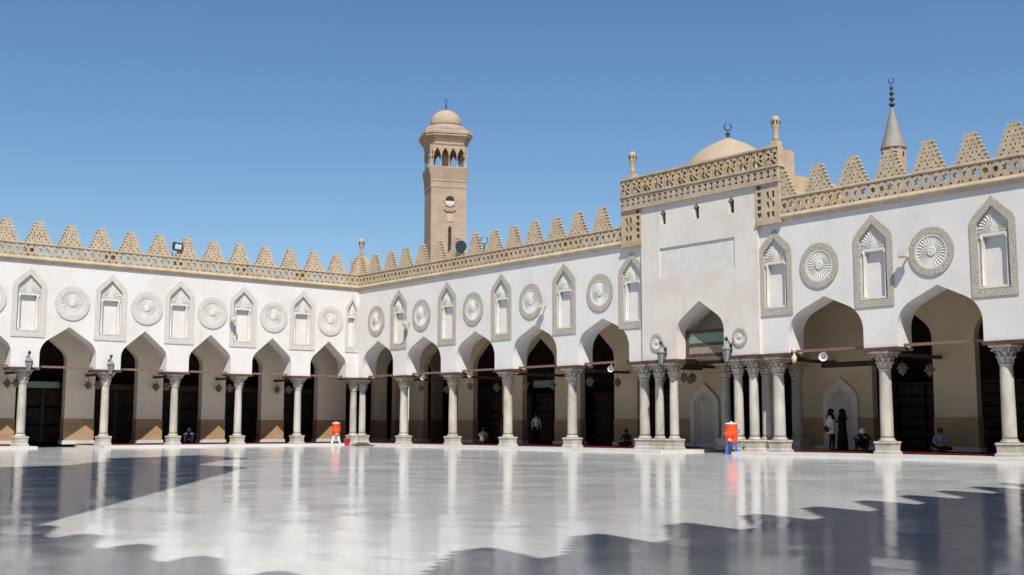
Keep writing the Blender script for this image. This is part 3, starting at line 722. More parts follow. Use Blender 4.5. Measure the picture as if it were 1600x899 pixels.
for x in (26.3, 31.0): MB().box(x - .08, x + .08, 1.2, 4.6, 3.86, 3.995).build('cross_beam', 'wood', por)
hanging_lantern((26.3, 1.55, 3.36), 3.87, 'star lantern hanging just inside the portal beside its left column cluster', 'star lanterns of the portal')
hanging_lantern((26.3, 2.75 - .6, 3.36), 3.87, 'star lantern hanging deeper in the portal before the cream wall', 'star lanterns of the portal')
# stone crown: carved side panels, baluster band, pierced screen, posts and finials
CX0, CX1 = 23.95, 33.42
for sgn, a, b in ((1, CX0, PX0 + .03), (-1, PX1 - .03, CX1)):
    mx = (a + b) / 2; wd = b - a
    holes = []
    inner_x = b - .20 if sgn == 1 else a + .20
    for k in range(5):
        z = 10.02 + .30 * k; holes.append([(inner_x - .11, z), (inner_x + .11, z), (inner_x + .11, z + .19), (inner_x - .11, z + .19)])
    cxp = mx - sgn * .16
    for q in star6(0, 0, .36, .62, 0, 5), : pass
    for sx in (-1, 1):
        for zc, f in ((10.50, 1), (10.95, -1)):
            holes.append([(cxp + sx * .05, zc - .16), (cxp + sx * .22, zc - .16 + (.1 if f > 0 else 0)), (cxp + sx * .22, zc + .1), (cxp + sx * .09, zc + .17)])
    holes.append([(cxp, 10.58), (cxp + .05, 10.72), (cxp, 10.86), (cxp - .05, 10.72)])
    for k in range(2): holes.append([(cxp - .22 + .25 * k, 9.97), (cxp - .05 + .25 * k, 9.97), (cxp - .05 + .25 * k, 10.2), (cxp - .22 + .25 * k, 10.2)])
    obj('side_panel', plate('side_panel', [(a, 9.76), (b, 9.76), (b, 11.495), (a, 11.495)], holes, -.19, -.08), 'stone', por)
    MB().box(a + .03, b - .03, -.03, .95, 9.74, 12.9).build('pillar', 'stone', por)
    MB().box(a - .03, b + .03, -.23, 0.0, 9.66, 9.757).build('moulding', 'stone', por)
n = 27; p_ = (CX1 - CX0) / n; hl = []
for k in range(n):
    x = CX0 + p_ * (k + .5)
    hl.append([(x - .11, 11.66), (x + .11, 11.66), (x + .045, 11.77), (x + .045, 11.86), (x + .11, 11.97), (x - .11, 11.97), (x - .045, 11.86), (x - .045, 11.77)][0:8])
obj('baluster_band', plate('baluster_band', [(CX0, 11.5), (CX1, 11.5), (CX1, 12.10), (CX0, 12.10)], hl, -.26, -.12), 'stone', por)
MB().box(CX0 + .05, CX1 - .05, -.02, .5, 11.52, 12.15).build('band_backing', 'stone', por)
MB().box(CX0 - .04, CX1 + .04, -.31, .2, 12.10, 12.19).box(CX0 - .02, CX1 + .02, -.29, .1, 11.44, 11.50).box(CX0, CX1, -.27, .05, 12.95, 13.03).build('moulding', 'stone', por)
def screen_mesh(w):
    holes = []; zc = 12.57; r = .335
    n = max(1, int(w / .68)); p = w / n
    for k in range(n):
        cx = p * (k + .5)
        for j in range(6):
            a = R(60 * j + 30); t = R(21)
            holes.append([(cx + .07 * math.cos(a), zc + .07 * math.sin(a)), (cx + .20 * math.cos(a - t), zc + .20 * math.sin(a - t)), (cx + r * math.cos(a), zc + r * math.sin(a)), (cx + .20 * math.cos(a + t), zc + .20 * math.sin(a + t))])
        for sx in (-1, 1):
            for sz in (-1, 1):
                holes.append([(cx + sx * (p / 2 - .02), zc + sz * .05), (cx + sx * (p / 2 - .02), zc + sz * .35), (cx + sx * (p / 2 - .10), zc + sz * .35), (cx + sx * (p / 2 - .085), zc + sz * .16)])
    return plate('pierced_screen', [(0, 12.188), (w, 12.188), (w, 12.952), (0, 12.952)], holes, -.22, -.06)
obj('pierced_screen', screen_mesh(8.0), 'stone', por, (CX0 + .735, 0, 0))
for x in (CX0, CX1 - .70):
    o = obj('corner_post', screen_mesh(.70), 'stone', por, (x, 0, 0))
def finial(root, x, d, z):
    o = MB().lathe([(.30, z), (.30, z + .12), (.24, z + .20), (.24, z + .42), (.20, z + .44)], 4, (x, d), False, rot=R(45)).lathe([(.13, z + .42), (.12, z + .6), (.115, z + .85), (.14, z + 1.0), (.185, z + 1.12), (.19, z + 1.2), (.185, z + 1.36), (.19, z + 1.38), (.17, z + 1.46), (.10, z + 1.54), (.02, z + 1.57)], 14, (x, d)).build('finial', 'stone', root)
    for k in range(8):
        a = 2 * math.pi * k / 8 + .2
        MB().box(-.012, .012, -.035, .035, -.08, .08).build('opening', 'dark', o, (x + .187 * math.cos(a), d + .187 * math.sin(a), z + 1.25)).rotation_euler = (0, 0, a)  # dark block, the shade of a hole put into its colour
finial(por, CX0 + .42, .22, 12.88); finial(por, CX1 - .42, .22, 12.88)
MB().box(25.2, 32.2, 1.2, 6.5, 9.62, 12.3).build('porch_roof', 'stone', por)

def crescent(root, z, m, x=0, d=0, r=.16, nm='crescent'):
    pts = [(x + r * math.cos(R(a)), d, z + r + r * math.sin(R(a))) for a in range(110, 431, 20)]
    return MB().tube(pts, [.012] + [.03] * (len(pts) - 2) + [.012], 6).build(nm, m, root)
dm = thing('dome', 'low pointed buff dome rising behind the portal crown', 'dome', (28.35, 2.65, 12.28))
MB().lathe([(2.35, 0), (2.35, .25), (2.30, .5), (2.14, .95), (1.86, 1.35), (1.45, 1.74), (.95, 2.06), (.5, 2.28), (.18, 2.42), (.03, 2.50)], 48).build('shell', 'stone_dome', dm)
MB().lathe([(.10, 2.45), (.06, 2.55), (.13, 2.66), (.05, 2.76), (.03, 2.85)], 12).build('finial', 'iron', dm)
crescent(dm, 2.85, 'iron', r=.17).rotation_euler = (0, 0, R(50))

# ------------------------------------------------------------------ corner turret
ct = thing('corner_turret', 'small buff turret with bulbous top standing behind the corner of the parapets', 'turret', (-1.5, 1.06, 9.55))
MB().box(-.55, .55, -.5, .5, 0, 2.35).box(-.35, .35, -.35, .35, 2.35, 2.62).build('block', 'stone', ct)
finial(ct, 0, 0, 2.30)

# ------------------------------------------------------------------ minaret behind the corner
mn = thing('minaret', 'tall buff stone minaret with arcaded lantern and round dome behind the right arcade', 'minaret', (-20.95, 22.2, 0), R(65))
# local -y looks roughly at the court; square shaft turned a little, wider front face
W = 1.62
def sq(w, z): return [(-w, -w, z), (w, -w, z), (w, w, z), (-w, w, z)]
sh = MB(); sh.box(-W - .1, W + .1, -W - .1, W + .1, -1.0, 9.0).box(-W, W, -W, W, 9.0, 22.4)
sh.build('shaft', 'minaret', mn)
def octo(w, ch):
    return [(-w + ch, -w), (w - ch, -w), (w, -w + ch), (w, w - ch), (w - ch, w), (-w + ch, w), (-w, w - ch), (-w, -w + ch)]
def octo_stack(levels, name, m, root):
    b = MB(); vs = []; fs = []
    for w, ch, z in levels: vs += [(x, y, z) for x, y in octo(w, ch)]
    for j in range(len(levels) - 1):
        for k in range(8): fs.append((j * 8 + k, j * 8 + (k + 1) % 8, (j + 1) * 8 + (k + 1) % 8, (j + 1) * 8 + k))
    fs.append(tuple(range(8))[::-1]); fs.append(tuple((len(levels) - 1) * 8 + k for k in range(8)))
    return b.add(vs, fs).build(name, m, root)
octo_stack([(1.63, .02, 22.38), (1.66, .02, 22.5), (1.66, .02, 23.0), (1.70, .04, 23.02), (1.70, .04, 23.12), (1.66, .05, 23.15), (1.76, .12, 23.7), (1.85, .3, 24.25), (1.85, .3, 24.36)], 'corbel_band', 'minaret', mn)
# arcaded lantern stage
zb, zt = 24.36, 26.35
for side in range(4):
    a = R(90 * side); n = 4; w = 1.46
    arcs = [(-w + (2 * w) * (k + .5) / n, .295, zb + 1.22, zb + 1.76) for k in range(n)]
    me = plate('arcade_side', arch_wall_outline(-w, w, zb + 1.02, zt, arcs, 0, 0), [], -1.72, -1.52)
    o = obj('arcade_side', me, 'minaret', mn, (0, 0, 0), a)
    for k in range(n + 1):
        x = -w + 2 * w * k / n
        MB().lathe([(.075, zb), (.075, zb + .08), (.045, zb + .12), (.042, zb + .9), (.075, zb + 1.03)], 8, (x, -1.62)).build('small_column', 'stone', o)
    ca = R(45)
    me2 = plate('arcade_corner', arch_wall_outline(-.2, .2, zb + 1.02, zt, [(0, .13, zb + 1.2, zb + 1.5)], 0, 0), [], -2.20, -2.05)
    obj('arcade_corner', me2, 'minaret', mn, (0, 0, 0), a + ca)
MB().lathe([(.45, zb), (.45, zt)], 12).build('core', 'minaret', mn)
octo_stack([(1.74, .46, zt - .02), (1.80, .5, zt + .1), (1.80, .5, zt + .25), (1.95, .55, zt + .5), (2.12, .6, zt + .75), (2.16, .6, zt + .80), (2.16, .6, zt + .95), (2.22, .62, zt + 1.0), (2.22, .62, zt + 1.2), (2.18, .6, zt + 1.34), (2.18, .6, zt + 1.4)], 'balcony_cornice', 'minaret', mn)
dmv = MB(); zd = zt + 1.4
prof = [(1.95, zd), (1.95, zd + .12), (1.80, zd + .35), (1.52, zd + .62)]
dmv.lathe(prof, 40, smooth=False); dmv.build('fluted_drum', 'minaret', mn)
for k in range(40):
    a = 2 * math.pi * k / 40
    if math.cos(a) * 1 > -2: MB().tube([(1.96 * math.cos(a), 1.96 * math.sin(a), zd + .1), (1.82 * math.cos(a), 1.82 * math.sin(a), zd + .36), (1.54 * math.cos(a), 1.54 * math.sin(a), zd + .62)], [.08, .07, .05], 5).build('flute', 'minaret', mn)
MB().lathe([(1.42, zd + .60), (1.46, zd + .85), (1.44, zd + 1.15), (1.34, zd + 1.45), (1.15, zd + 1.75), (.85, zd + 2.0), (.5, zd + 2.18), (.2, zd + 2.27), (.03, zd + 2.3)], 40).build('dome', 'stone_dome', mn)
MB().lathe([(.30, zd + 2.22), (.12, zd + 2.36), (.08, zd + 2.5), (.09, zd + 2.7), (.05, zd + 3.0), (.03, zd + 3.1)], 12).build('finial', 'verdigris', mn)
crescent(mn, zd + 3.08, 'verdigris', r=.15)
# windows on the shaft
ring = obj('round_window', plate('round_window', star6(0, 0, .62, .86, 0, 8), [ngon(0, 0, .42, 20)], -1.70, -1.58), 'minaret', mn, (.1, 0, 21.25))
hb = MB(); hb.lathe([(.43, 0), (.43, .03)], 20); hb.v = [(x, -1.64 + z, y) for x, y, z in hb.v]; hb.build('pane', 'lens', ring, (0, 0, -.06))
MB().prism([(-.42, .0), (.42, .0), (.3, .3), (0, .44), (-.3, .3)], -1.655, -1.645).build('shutter', 'dark', ring)
MB().box(-.55, .55, -1.74, -1.6, -.86, -.68).box(-.4, .4, -1.72, -1.6, -1.0, -.86).build('bracket', 'minaret', ring)
MB().box(-.2, .46, -1.665, -1.6, 19.35, 19.95).build('carved_plaque', 'carved_stone', mn)
sl = MB().prism([(-.15, 16.6), (.15, 16.6), (.15, 18.75), (0, 18.98), (-.15, 18.75)], -1.635, -1.55).build('slit_window', 'dark', mn, (.1, 0, 0))
obj('frame', plate('frame', [(-.24, 16.5), (.24, 16.5), (.24, 18.8), (0, 19.12), (-.24, 18.8)], [[(-.15, 16.6), (.15, 16.6), (.15, 18.75), (0, 18.98), (-.15, 18.75)]], -1.67, -1.6), 'minaret', sl)

# ------------------------------------------------------------------ spire on the right
sp = thing('spire', 'octagonal brick turret with grey lead cone and beaded finial behind the right parapet', 'spire', (24.08, 23.72, 0), R(20))
MB().lathe([(.74, -1), (.74, 18.15), (.77, 18.2), (.79, 18.3)], 8, smooth=False).build('turret', 'minaret', sp)
for k in range(8):
    a = 2 * math.pi * (k + .5) / 8
    for dz in (17.85,):
        MB().box(-.02, .02, -.07, .07, -.15, .15).build('window', 'dark', sp, (.68 * math.cos(a), .68 * math.sin(a), dz)).rotation_euler = (0, 0, a)
MB().lathe([(.81, 18.3), (.77, 18.42), (.56, 19.1), (.27, 20.2), (.06, 20.95)], 16, smooth=False).build('cone', 'lead', sp)
fz = 20.9; fp = [(.05, fz)]
for i, r in enumerate((.20, .17, .15, .12)):
    c = fz + .22 + i * .36
    fp += [(.04, c - .15), (r * .75, c - .09), (r, c), (r * .75, c + .09), (.04, c + .15)]
MB().lathe(fp + [(.03, fz + 1.65)], 12).build('finial', 'verdigris', sp)
crescent(sp, fz + 1.6, 'verdigris', r=.17).rotation_euler = (0, 0, R(30))

# ------------------------------------------------------------------ unseen walls and tower behind the viewpoint, shaped to cast the court's shade
def tall_wall(name, label, p0, p1, H, pitch, off, mz=1.75):
    p0, p1 = Vector(p0), Vector(p1); d = p1 - p0; L_ = d.length; a = math.atan2(d.y, d.x)
    t = thing(name, label, 'wall', (p0.x, p0.y, Z_COURT), a)
    ar = [(2.6 + 5 * k, 1.7, 5.0, 6.5) for k in range(int((L_ - 2) / 5))]
    obj('arcade_wall', plate('arcade_wall', arch_wall_outline(0, L_, 0.0, H - 2.3, ar, 0, 0), [], 0, 1.0), 'plaster', t)
    MB().box(0, L_, 1.6, 1.9, 0, H - 2.6).build('back_wall', 'interior', t)
    MB().box(0, L_, .9, 1.9, H - 2.5, H - 2.35).build('roof', 'interior', t)
    MB().box(0, L_, -.15, .35, H - 2.35, H - 1.15 * mz + .01).build('parapet', 'stone', t)
    k = 0
    while off + k * pitch < L_ - .6:
        obj('merlon', MERL, 'carved_stone', t, (off + k * pitch, 0, H - 1.15 * mz), 0, (pitch / 1.69, 1, mz)); k += 1
    return t
tall_wall('perimeter_shade_wall', 'unseen tall white wall with stepped merlons on the south side, heightened for its shade', (66.9, -42.6), (-2.0, -42.6), 16.5, 1.42, 0.9, 1.2)
tall_wall('perimeter_shade_wall', 'unseen tall white wall with stepped merlons on the east side, heightened for its shade', (58.0, -2.9), (66.25, -42.6), 17.0, 1.9, 0.5)
tw = thing('tower', 'unseen very tall slender minaret beyond the south wall, sized for its shadow', 'tower', (59.4, -46.6, -1), R(34))
MB().box(-2.8, 2.8, -2.8, 2.8, 0, 42.5).lathe([(3.6, 42.5), (3.6, 43.6)], 8, smooth=False).lathe([(1.9, 43.6), (1.9, 55), (2.5, 55.6), (2.5, 56.4), (1.5, 56.5), (1.6, 58), (1.2, 60), (.2, 62.5)], 16).build('shaft', 'minaret', tw)

# ------------------------------------------------------------------ lamps, loudspeakers, floodlights
def wall_lantern(loc, rotz, label, group):
    t = thing('wall_lantern', label, 'lantern', loc, rotz, group)
    # local -y points into the court
    MB().tube([(0, .32, .25), (0, .18, .52), (0, .02, .60), (0, 0, .46)], .028, 6).box(-.05, .05, .26, .34, .05, .45).build('bracket', 'iron', t)
    MB().lathe([(.03, .56), (.05, .50), (.05, .40), (.14, .32), (.21, .20), (.215, .17)], 6, smooth=False).build('cap', 'lantern_glass', t)
    MB().lathe([(.10, -.36), (.185, .17)], 6, smooth=False).build('glass', 'lantern_glass', t)
    fr = MB()
    for k in range(6):
        a = 2 * math.pi * k / 6
        fr.tube([(.105 * math.cos(a), .105 * math.sin(a), -.36), (.19 * math.cos(a), .19 * math.sin(a), .17)], .012, 4)
    fr.lathe([(.04, -.44), (.12, -.40), (.12, -.36)], 6, smooth=False).lathe([(.20, .15), (.22, .19)], 6, smooth=False)
    fr.build('frame', 'iron', t)
    MB().lathe([(.05, .55), (.09, .62), (.07, .70), (.02, .74)], 8).build('finial', 'iron', t)
G = 'glass lanterns on wall brackets'
wall_lantern((0.33, -20.45, 4.25), R(90), 'glass wall lantern at the leftmost full column of the left arcade', G)
wall_lantern((0.33, -16.1, 4.22), R(90), 'glass wall lantern beside the passage on the second column from the left edge', G)
wall_lantern((26.75, -0.5, 4.25), 0, 'glass wall lantern on the pier left of the portal doorway', G)
wall_lantern((30.62, -0.5, 4.22), 0, 'glass wall lantern on the pier right of the portal doorway', G)
wl = thing('brass_lamp', 'small brass lamp fixed to the beam end right of the portal', 'lamp', (33.72, 0.12, 4.12))
MB().lathe([(.03, -.42), (.10, -.36), (.11, -.16), (.05, -.10), (.05, .02), (.12, .08), (.09, .2)], 10).build('body', 'beige_metal', wl); MB().tube([(0, 0, .1), (-.2, .2, .12), (-.3, .4, .15)], .03, 6).build('arm', 'iron', wl)

def flood_box(loc, rotz, label):
    t = thing('wall_floodlight', label, 'floodlight', loc, rotz, 'floodlights beside the roundels')
    MB().box(-.03, .03, 0, .24, -.03, .03).build('bracket', 'grey_metal', t)
    MB().add([(-.17, -.22, -.14), (.17, -.22, -.10), (.17, .02, -.12), (-.17, .02, -.12), (-.17, -.22, .14), (.17, -.22, .14), (.15, .02, .12), (-.15, .02, .12)],
             [(0, 3, 2, 1), (4, 5, 6, 7), (0, 1, 5, 4), (1, 2, 6, 5), (2, 3, 7, 6), (3, 0, 4, 7)]).build('housing', 'beige_metal', t)
    MB().box(-.14, .14, -.235, -.221, -.09, .11).build('lens', 'lens', t)
flood_box((0.26, -8.95, 7.37), R(90), 'beige floodlight box on the left arcade wall beside a roundel')
flood_box((18.17, -0.25, 7.28), 0, 'beige floodlight box between the fourth roundel and niche of the right arcade')
flood_box((39.27, -0.26, 7.61), 0, 'beige floodlight box beside the roundel nearest the right edge')
flood_box((5.72, -0.25, 7.24), 0, 'beige floodlight box near the corner end of the right arcade wall')
pf = thing('parapet_floodlight', 'square black floodlight on the parapet of the left arcade', 'floodlight', (0.0, -12.4, Z_RTOP), R(90))
MB().add([(-.30, -.12, .36), (.26, -.12, .30), (.30, .12, .42), (-.26, .12, .48), (-.26, -.16, .84), (.32, -.16, .78), (.32, .08, .82), (-.22, .08, .88)],
         [(0, 3, 2, 1), (4, 5, 6, 7), (0, 1, 5, 4), (1, 2, 6, 5), (2, 3, 7, 6), (3, 0, 4, 7)]).build('housing', 'iron', pf)
MB().add([(-.20, -.150, .45), (.18, -.150, .42), (.22, -.168, .70), (-.17, -.168, .74)], [(0, 1, 2, 3)]).build('lens', 'lens', pf)
MB().tube([(-.25, 0, 0), (-.28, 0, .5)], .03, 5).tube([(.25, 0, 0), (.28, 0, .5)], .03, 5).box(-.28, .28, -.05, .05, 0, .04).build('stand', 'grey_metal', pf)
pf = thing('round_floodlight', 'round dark floodlight on the parapet of the right arcade before the minaret', 'floodlight', (10.9, -.06, Z_RTOP), R(20))
b = MB(); b.lathe([(.05, -.28), (.20, -.22), (.32, -.08), (.34, .06), (.35, .08)], 18); b.v = [(x, -z, y + .55) for x, y, z in b.v]; b.build('housing', 'iron', pf)
b = MB(); b.lathe([(.31, .075), (.31, .09)], 18); b.v = [(x, -z, y + .55) for x, y, z in b.v]; b.build('lens', 'verdigris', pf)
MB().tube([(0, 0.05, 0), (0, 0.1, .35)], .05, 6).build('stand', 'iron', pf)
hk = thing('crescent_finial', 'dark open crescent finial rising above the parapet right of the minaret', 'finial', (8.9, 3.2, 9.6))
MB().tube([(0, 0, 0), (0, 0, 2.45)], .05, 6).build('pole', 'iron', hk)
crescent(hk, 2.42, 'iron', r=.22).rotation_euler = (0, 0, R(45))

def horn(loc, rotz, label, r=.15):
    t = thing('horn_speaker', label, 'loudspeaker', loc, rotz, 'horn loudspeakers under the tie beams')
    b = MB(); b.lathe([(.05, -.28), (.06, -.12), (.10, 0), (r, .10), (r * 1.03, .11), (r * .97, .10), (.09, .02), (.05, -.02)], 20, cap=False); b.v = [(x, -z, y) for x, y, z in b.v]; b.build('bell', 'white_plastic', t)
    b = MB(); b.lathe([(.02, -.06), (.085, -.02), (.08, .04), (.01, .07)], 12); b.v = [(x, -z, y) for x, y, z in b.v]; b.build('driver', 'grey_metal', t)
    MB().box(-.03, .03, .12, .2, -.05, .26).build('bracket', 'grey_metal', t)
horn((22.66, .30, 3.86), R(35), 'white horn loudspeaker under the tie beam in the arch left of the portal')
horn((35.05, .30, 3.90), R(25), 'round white loudspeaker under the tie beam in the arch right of the portal', .18)
horn((6.75, .30, 3.92), R(35), 'white horn loudspeaker under the beam in the second arch from the corner', .13)
horn((11.35, .30, 3.92), R(35), 'white horn loudspeaker under the beam in the third arch from the corner', .12)

# ------------------------------------------------------------------ water coolers, bucket, heap
def stool(loc, rotz, m, label, h=.50):
    t = thing('stool', label, 'stool', loc, rotz, 'plastic stools under the water coolers'); t.scale = (1.2, 1.2, 1)
    MB().lathe([(.25, h - .05), (.27, h - .03), (.27, h - .005), (.25, h)], 4, smooth=False, rot=R(45)).build('seat', m, t)
    for sx in (-1, 1):
        for sy in (-1, 1):
            a, c = .15, .225
            vs = [(sx * (a - .09), sy * (a - .09), h - .04), (sx * (a + .03), sy * (a - .09), h - .04), (sx * (a + .03), sy * (a + .03), h - .04), (sx * (a - .09), sy * (a + .03), h - .04),
                  (sx * (c - .05), sy * (c - .05), 0), (sx * (c + .02), sy * (c - .05), 0), (sx * (c + .02), sy * (c + .02), 0), (sx * (c - .05), sy * (c + .02), 0)]
            MB().add(vs, [(0, 1, 2, 3), (7, 6, 5, 4), (0, 4, 5, 1), (1, 5, 6, 2), (2, 6, 7, 3), (3, 7, 4, 0)]).build('leg', m, t)
    return t
def cooler(loc, rotz, label, k=1.0):
    t = thing('water_cooler', label, 'water cooler', loc, rotz, 'orange water coolers')
    r = .25 * k; h = .86 * k
    MB().lathe([(r * .98, 0), (r * 1.02, .02), (r, .05), (r, h * .28), (r * 1.06, h * .30), (r * 1.06, h * .38), (r, h * .40), (r, h * .82), (r * 1.05, h * .84), (r * 1.05, h * .88), (r, h * .9)], 28).build('body', 'orange', t)
    ld = MB().lathe([(r * 1.07, h * .9), (r * 1.08, h * .95), (r * .9, h * .98), (r * .4, h * 1.0)], 28).build('lid', 'white_plastic', t)
    MB().lathe([(r * .22, h * 1.0), (r * .24, h * 1.03), (r * .1, h * 1.06)], 12).build('knob', 'white_plastic', ld)
    for sx in (-1, 1):
        MB().tube([(sx * r, 0, h * .66), (sx * (r + .07), 0, h * .64), (sx * (r + .075), 0, h * .48), (sx * r, 0, h * .46)], .022, 6).build('handle', 'orange' if sx < 0 else 'blue', t)
    sp_ = MB().box(-.06, .06, -r - .07, -r + .03, h * .08, h * .2).build('tap', 'white_plastic', t)
    MB().tube([(0, -r - .04, h * .12), (0, -r - .11, h * .10), (0, -r - .12, h * .03)], .025, 6).build('spout', 'orange', sp_)
    for a in (-.55, .5):
        MB().lathe([(.055, h * .34), (.06, h * .36), (.06, h * .5), (.055, h * .51)], 12, (math.sin(a) * (r + .06), -math.cos(a) * (r + .06))).build('cup', 'orange', t)
    return t
stool((30.8, -0.5, Z_COURT), R(40), 'blue', 'blue plastic stool under the cooler at the portal')
cooler((30.8, -0.5, Z_COURT + .50), R(25), 'orange water cooler on a blue stool in front of the portal')
stool((0.35, -1.75, 0.0), R(60), 'cyan', 'pale blue plastic stool under the cooler near the corner', .46)
cooler((0.35, -1.75, .46), R(70), 'orange water cooler on a pale stool in the arch beside the corner columns', .98)
bk = thing('bucket', 'red plastic bucket standing on the court floor by the corner columns', 'bucket', (2.15, -2.05, Z_COURT))
MB().lathe([(.15, 0), (.155, .02), (.20, .40), (.225, .41), (.225, .44), (.195, .44), (.145, .05), (.02, .05)], 20, cap=False).build('pail', 'red', bk)
MB().tube([(.21 * math.cos(R(a)), .05, .42 - .14 * abs(math.sin(R(a)))) for a in range(0, 181, 20)], .008, 5).build('handle', 'grey_metal', bk)
hp = thing('frond_heap', 'low heap of grey green fronds and hose on the floor before the corner', 'heap', (3.3, -1.75, Z_COURT), R(38))
for k in range(46):
    b = MB(); a = random.uniform(-.6, .6) + (math.pi if random.random() < .5 else 0)
    x0, y0 = random.uniform(-.55, .55), random.uniform(-.28, .28); L_ = random.uniform(.35, .8); h = random.uniform(.03, .24) * (1 - abs(x0) / .9)
    pts = [(x0 - math.cos(a) * L_ / 2, y0 - math.sin(a) * L_ / 2 * .5, .02), (x0 - math.cos(a) * L_ / 5, y0 - math.sin(a) * L_ * .1, h), (x0 + math.cos(a) * L_ / 5, y0 + math.sin(a) * L_ * .1, h + .02), (x0 + math.cos(a) * L_ / 2, y0 + math.sin(a) * L_ / 2 * .5, max(.02, h * .4))]
    b.tube(pts, [.012, .022, .02, .008], 5).build('frond', 'straw', hp)

# ------------------------------------------------------------------ people
def person(loc, rotz, pose, mats, label, extra=None, scale=1.0):
    """one continuous skinned body; mats = dict(top, legs, hair)"""
    t = thing('person', label, 'person', loc, rotz, None)
    V = []; E = []; RA = []; BON = []
    def node(p, r, par=None, kind='top'):
        V.append(Vector(p)); RA.append(r); i = len(V) - 1
        if par is not None: E.append((par, i)); BON.append((par, i, kind))
        return i
    if pose == 'stand' or pose == 'walk' or pose == 'hug':
        st = 0.16 if pose == 'walk' else 0.02
        pe = node((0, 0, .96), .15); wa = node((0, 0, 1.12), .135, pe); ch = node((0, -.01, 1.32), .165, wa)
        sh_ = node((0, 0, 1.43), .11, ch); nk = node((0, -.01, 1.50), .055, sh_, 'skin'); hd = node((0, -.03, 1.60), .095, nk, 'skin'); tp = node((0, -.02, 1.69), .075, hd, 'skin')
        ns = node((0, -.125, 1.585), .018, hd, 'skin')
        for s in (-1, 1):
            so = node((s * .17, 0, 1.42), .07, sh_)
            if pose == 'hug' and s > 0:
                el = node((s * .26, -.08, 1.20), .05, so); wr = node((s * .30, -.26, 1.24), .036, el); ha = node((s * .30, -.35, 1.26), .034, wr, 'skin')
            else:
                el = node((s * .235, .03, 1.17), .052, so); wr = node((s * .25, -.05, .95), .038, el); ha = node((s * .245, -.08, .85), .036, wr, 'skin')
            node((s * .225, -.12, .87), .014, ha, 'skin'); node((s * .25, -.10, .77), .02, ha, 'skin') if pose != 'hug' else None
            hi = node((s * .09, 0, .88), .105, pe, 'legs'); kn = node((s * .10, -.03 - s * st * .5, .50), .07, hi, 'legs'); an = node((s * .10, .02 - s * st, .09), .046, kn, 'legs'); node((s * .11, -.13 - s * st, .04), .04, an, 'shoe')
    elif pose == 'sit':
        pe = node((0, .05, .16), .165); wa = node((0, .06, .32), .15, pe); ch = node((0, 0.02, .52), .17, wa)
        sh_ = node((0, -.01, .64), .11, ch); nk = node((0, -.04, .71), .055, sh_, 'skin'); hd = node((0, -.08, .80), .095, nk, 'skin'); tp = node((0, -.08, .89), .075, hd, 'skin'); node((0, -.175, .785), .018, hd, 'skin')
        for s in (-1, 1):
            so = node((s * .18, 0, .62), .07, sh_); el = node((s * .27, -.08, .40), .052, so); wr = node((s * .16, -.26, .34), .038, el); ha = node((s * .09, -.32, .33), .034, wr, 'skin'); node((s * .05, -.36, .36), .014, ha, 'skin'); node((s * .03, -.36, .31), .018, ha, 'skin')
            hi = node((s * .12, -.05, .14), .11, pe, 'legs'); kn = node((s * .40, -.30, .17), .08, hi, 'legs'); an = node((-s * .02 + s * .08, -.42 - (.06 if s > 0 else -.02), .08), .05, kn, 'legs'); node((-s * .10, -.44 - (.06 if s > 0 else -.02), .06), .04, an, 'shoe')
    elif pose == 'knees':
        pe = node((0, .12, .17), .165); wa = node((0, .10, .34), .15, pe); ch = node((0, -.04, .52), .17, wa)
        sh_ = node((0, -.10, .62), .11, ch); nk = node((0, -.15, .67), .055, sh_, 'skin'); hd = node((0, -.22, .73), .095, nk, 'skin'); tp = node((0, -.25, .82), .075, hd, 'skin'); node((0, -.31, .69), .018, hd, 'skin')
        for s in (-1, 1):
            so = node((s * .18, -.08, .60), .07, sh_); el = node((s * .33, -.22, .48), .052, so); wr = node((s * .22, -.40, .52), .038, el); ha = node((s * .14, -.44, .55), .034, wr, 'skin'); node((s * .10, -.46, .58), .014, ha, 'skin'); node((s * .09, -.45, .53), .018, ha, 'skin')
            hi = node((s * .11, 0, .16), .11, pe, 'legs'); kn = node((s * .22, -.34, .46), .08, hi, 'legs'); an = node((s * .20, -.38, .10), .05, kn, 'legs'); node((s * .21, -.52, .05), .042, an, 'shoe')
    me = bpy.data.meshes.new('body'); me.from_pydata(V, E, []); me.update()
    ob = bpy.data.objects.new('body', me); COL.objects.link(ob)
    sk = ob.modifiers.new('s', 'SKIN'); sk.use_smooth_shade = True
    sub = ob.modifiers.new('u', 'SUBSURF'); sub.levels = 1; sub.render_levels = 1
    if not me.skin_vertices: me.attributes
    for i, sv in enumerate(me.skin_vertices[0].data): sv.radius = (RA[i], RA[i] * (.78 if RA[i] > .1 and i < 4 else 1)); sv.use_root = (i == 0)
    dg = bpy.context.evaluated_depsgraph_get()
    nm = bpy.data.meshes.new_from_object(ob.evaluated_get(dg)); nm.name = 'body'
    bpy.data.objects.remove(ob)
    order = ['top', 'legs', 'skin', 'shoe']
    for k in order: nm.materials.append(MT[{'top': mats['top'], 'legs': mats['legs'], 'skin': 'skin', 'shoe': 'hair'}[k]])
    for p in nm.polygons:
        c = p.center; best = (9, 'top')
        for a, b_, kind in BON:
            A_, B_ = V[a], V[b_]; ab = B_ - A_; tt = max(0, min(1, (c - A_).dot(ab) / ab.length_squared)); dd = (c - A_ - ab * tt).length - (RA[a] * (1 - tt) + RA[b_] * tt)
            if dd < best[0]: best = (dd, kind)
        p.material_index = order.index(best[1]); p.use_smooth = True
    body = obj('body', nm, None, t)
    h = V[tp]; hm = mats.get('hair', 'hair')
    hr = MB(); hr.lathe([(.112, -.08), (.12, -.02), (.115, .04), (.085, .09), (.04, .115), (.01, .12)], 14, cap=False, sy=1.1)
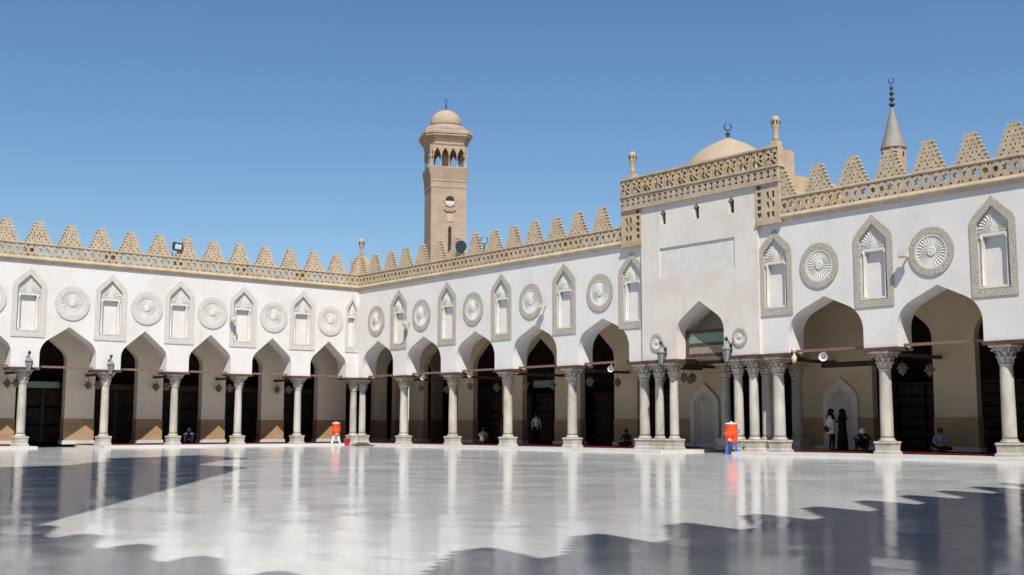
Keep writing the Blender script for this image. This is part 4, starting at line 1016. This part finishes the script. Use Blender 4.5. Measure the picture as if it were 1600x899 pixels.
    hr.v = [(x + h.x, y + h.y + .025, z + h.z - .035) for x, y, z in hr.v]
    hr.build('cap' if hm != 'hair' else 'hair', hm, t)
    if extra: extra(t, V)
    t.scale = (scale,) * 3
    return t
def robe(m, top=1.36, w0=.30):
    def f(t, V):
        MB().lathe([(w0, .03), (w0 * .92, .3), (.24, .7), (.215, .95), (.20, 1.15), (.215, 1.30), (.16, 1.44), (.07, 1.50)], 20, sx=1.12, sy=.82).build('robe', m, t)
        hs = MB(); hs.lathe([(.21, 1.30), (.16, 1.46), (.125, 1.55), (.128, 1.64), (.10, 1.71), (.03, 1.745)], 16, sy=1.05); hs.v = [(x, y + .025, z) for x, y, z in hs.v]; hs.build('headscarf', m, t)
    return f
def bag(t, V):
    MB().box(-.30, -.20, -.02, .22, .78, 1.02, .02).build('shoulder_bag', 'dark_cloth', t)
    hs = MB(); hs.lathe([(.19, 1.33), (.15, 1.46), (.125, 1.55), (.126, 1.64), (.10, 1.71), (.03, 1.745)], 16, sy=1.05); hs.v = [(x, y + .03, z) for x, y, z in hs.v]; hs.build('headscarf', 'black_cloth', t)
    MB().lathe([(.22, .70), (.21, .95), (.185, 1.12), (.20, 1.28), (.15, 1.42)], 18, sx=1.1, sy=.8).build('tunic', 'white_cloth', t)
ZI = Z_IN
person((-2.0, -10.35, ZI), R(60), 'knees', dict(top='navy_cloth', legs='navy_cloth'), 'person in dark blue crouching on the carpet under the left arcade')
person((9.75, 2.5, ZI), R(215), 'sit', dict(top='cream_cloth', legs='brown_cloth'), 'person in a cream shirt sitting with back turned in the third arch from the corner')
person((11.75, 2.5, ZI), R(80), 'stand', dict(top='brown_cloth', legs='brown_cloth'), 'person in a dark brown robe half hidden behind a column', robe('brown_cloth', w0=.27))
person((12.55, 4.2, ZI), R(60), 'walk', dict(top='white_cloth', legs='dark_cloth'), 'person in a white shirt walking through the dark fourth arch')
person((21.5, 2.5, ZI), R(30), 'sit', dict(top='dark_cloth', legs='dark_cloth'), 'person in dark clothes sitting by the pier left of the portal', scale=.92)
person((33.85, 2.4, ZI), R(95), 'hug', dict(top='white_cloth', legs='dark_cloth', hair='black_cloth'), 'person in a white tunic and dark headscarf standing with a shoulder bag', bag)
person((34.28, 2.55, ZI), R(-60), 'hug', dict(top='black_cloth', legs='black_cloth', hair='black_cloth'), 'person in a long black robe and headscarf facing a companion', robe('black_cloth'))
person((35.35, 2.5, ZI), R(20), 'knees', dict(top='dark_cloth', legs='dark_cloth', hair='white_cloth'), 'person in dark robe and white cap crouching right of the standing pair', scale=1.05)
person((38.75, 2.6, ZI), R(35), 'sit', dict(top='blue_cloth', legs='dark_cloth'), 'person in a pale blue shirt sitting against the rightmost pier')
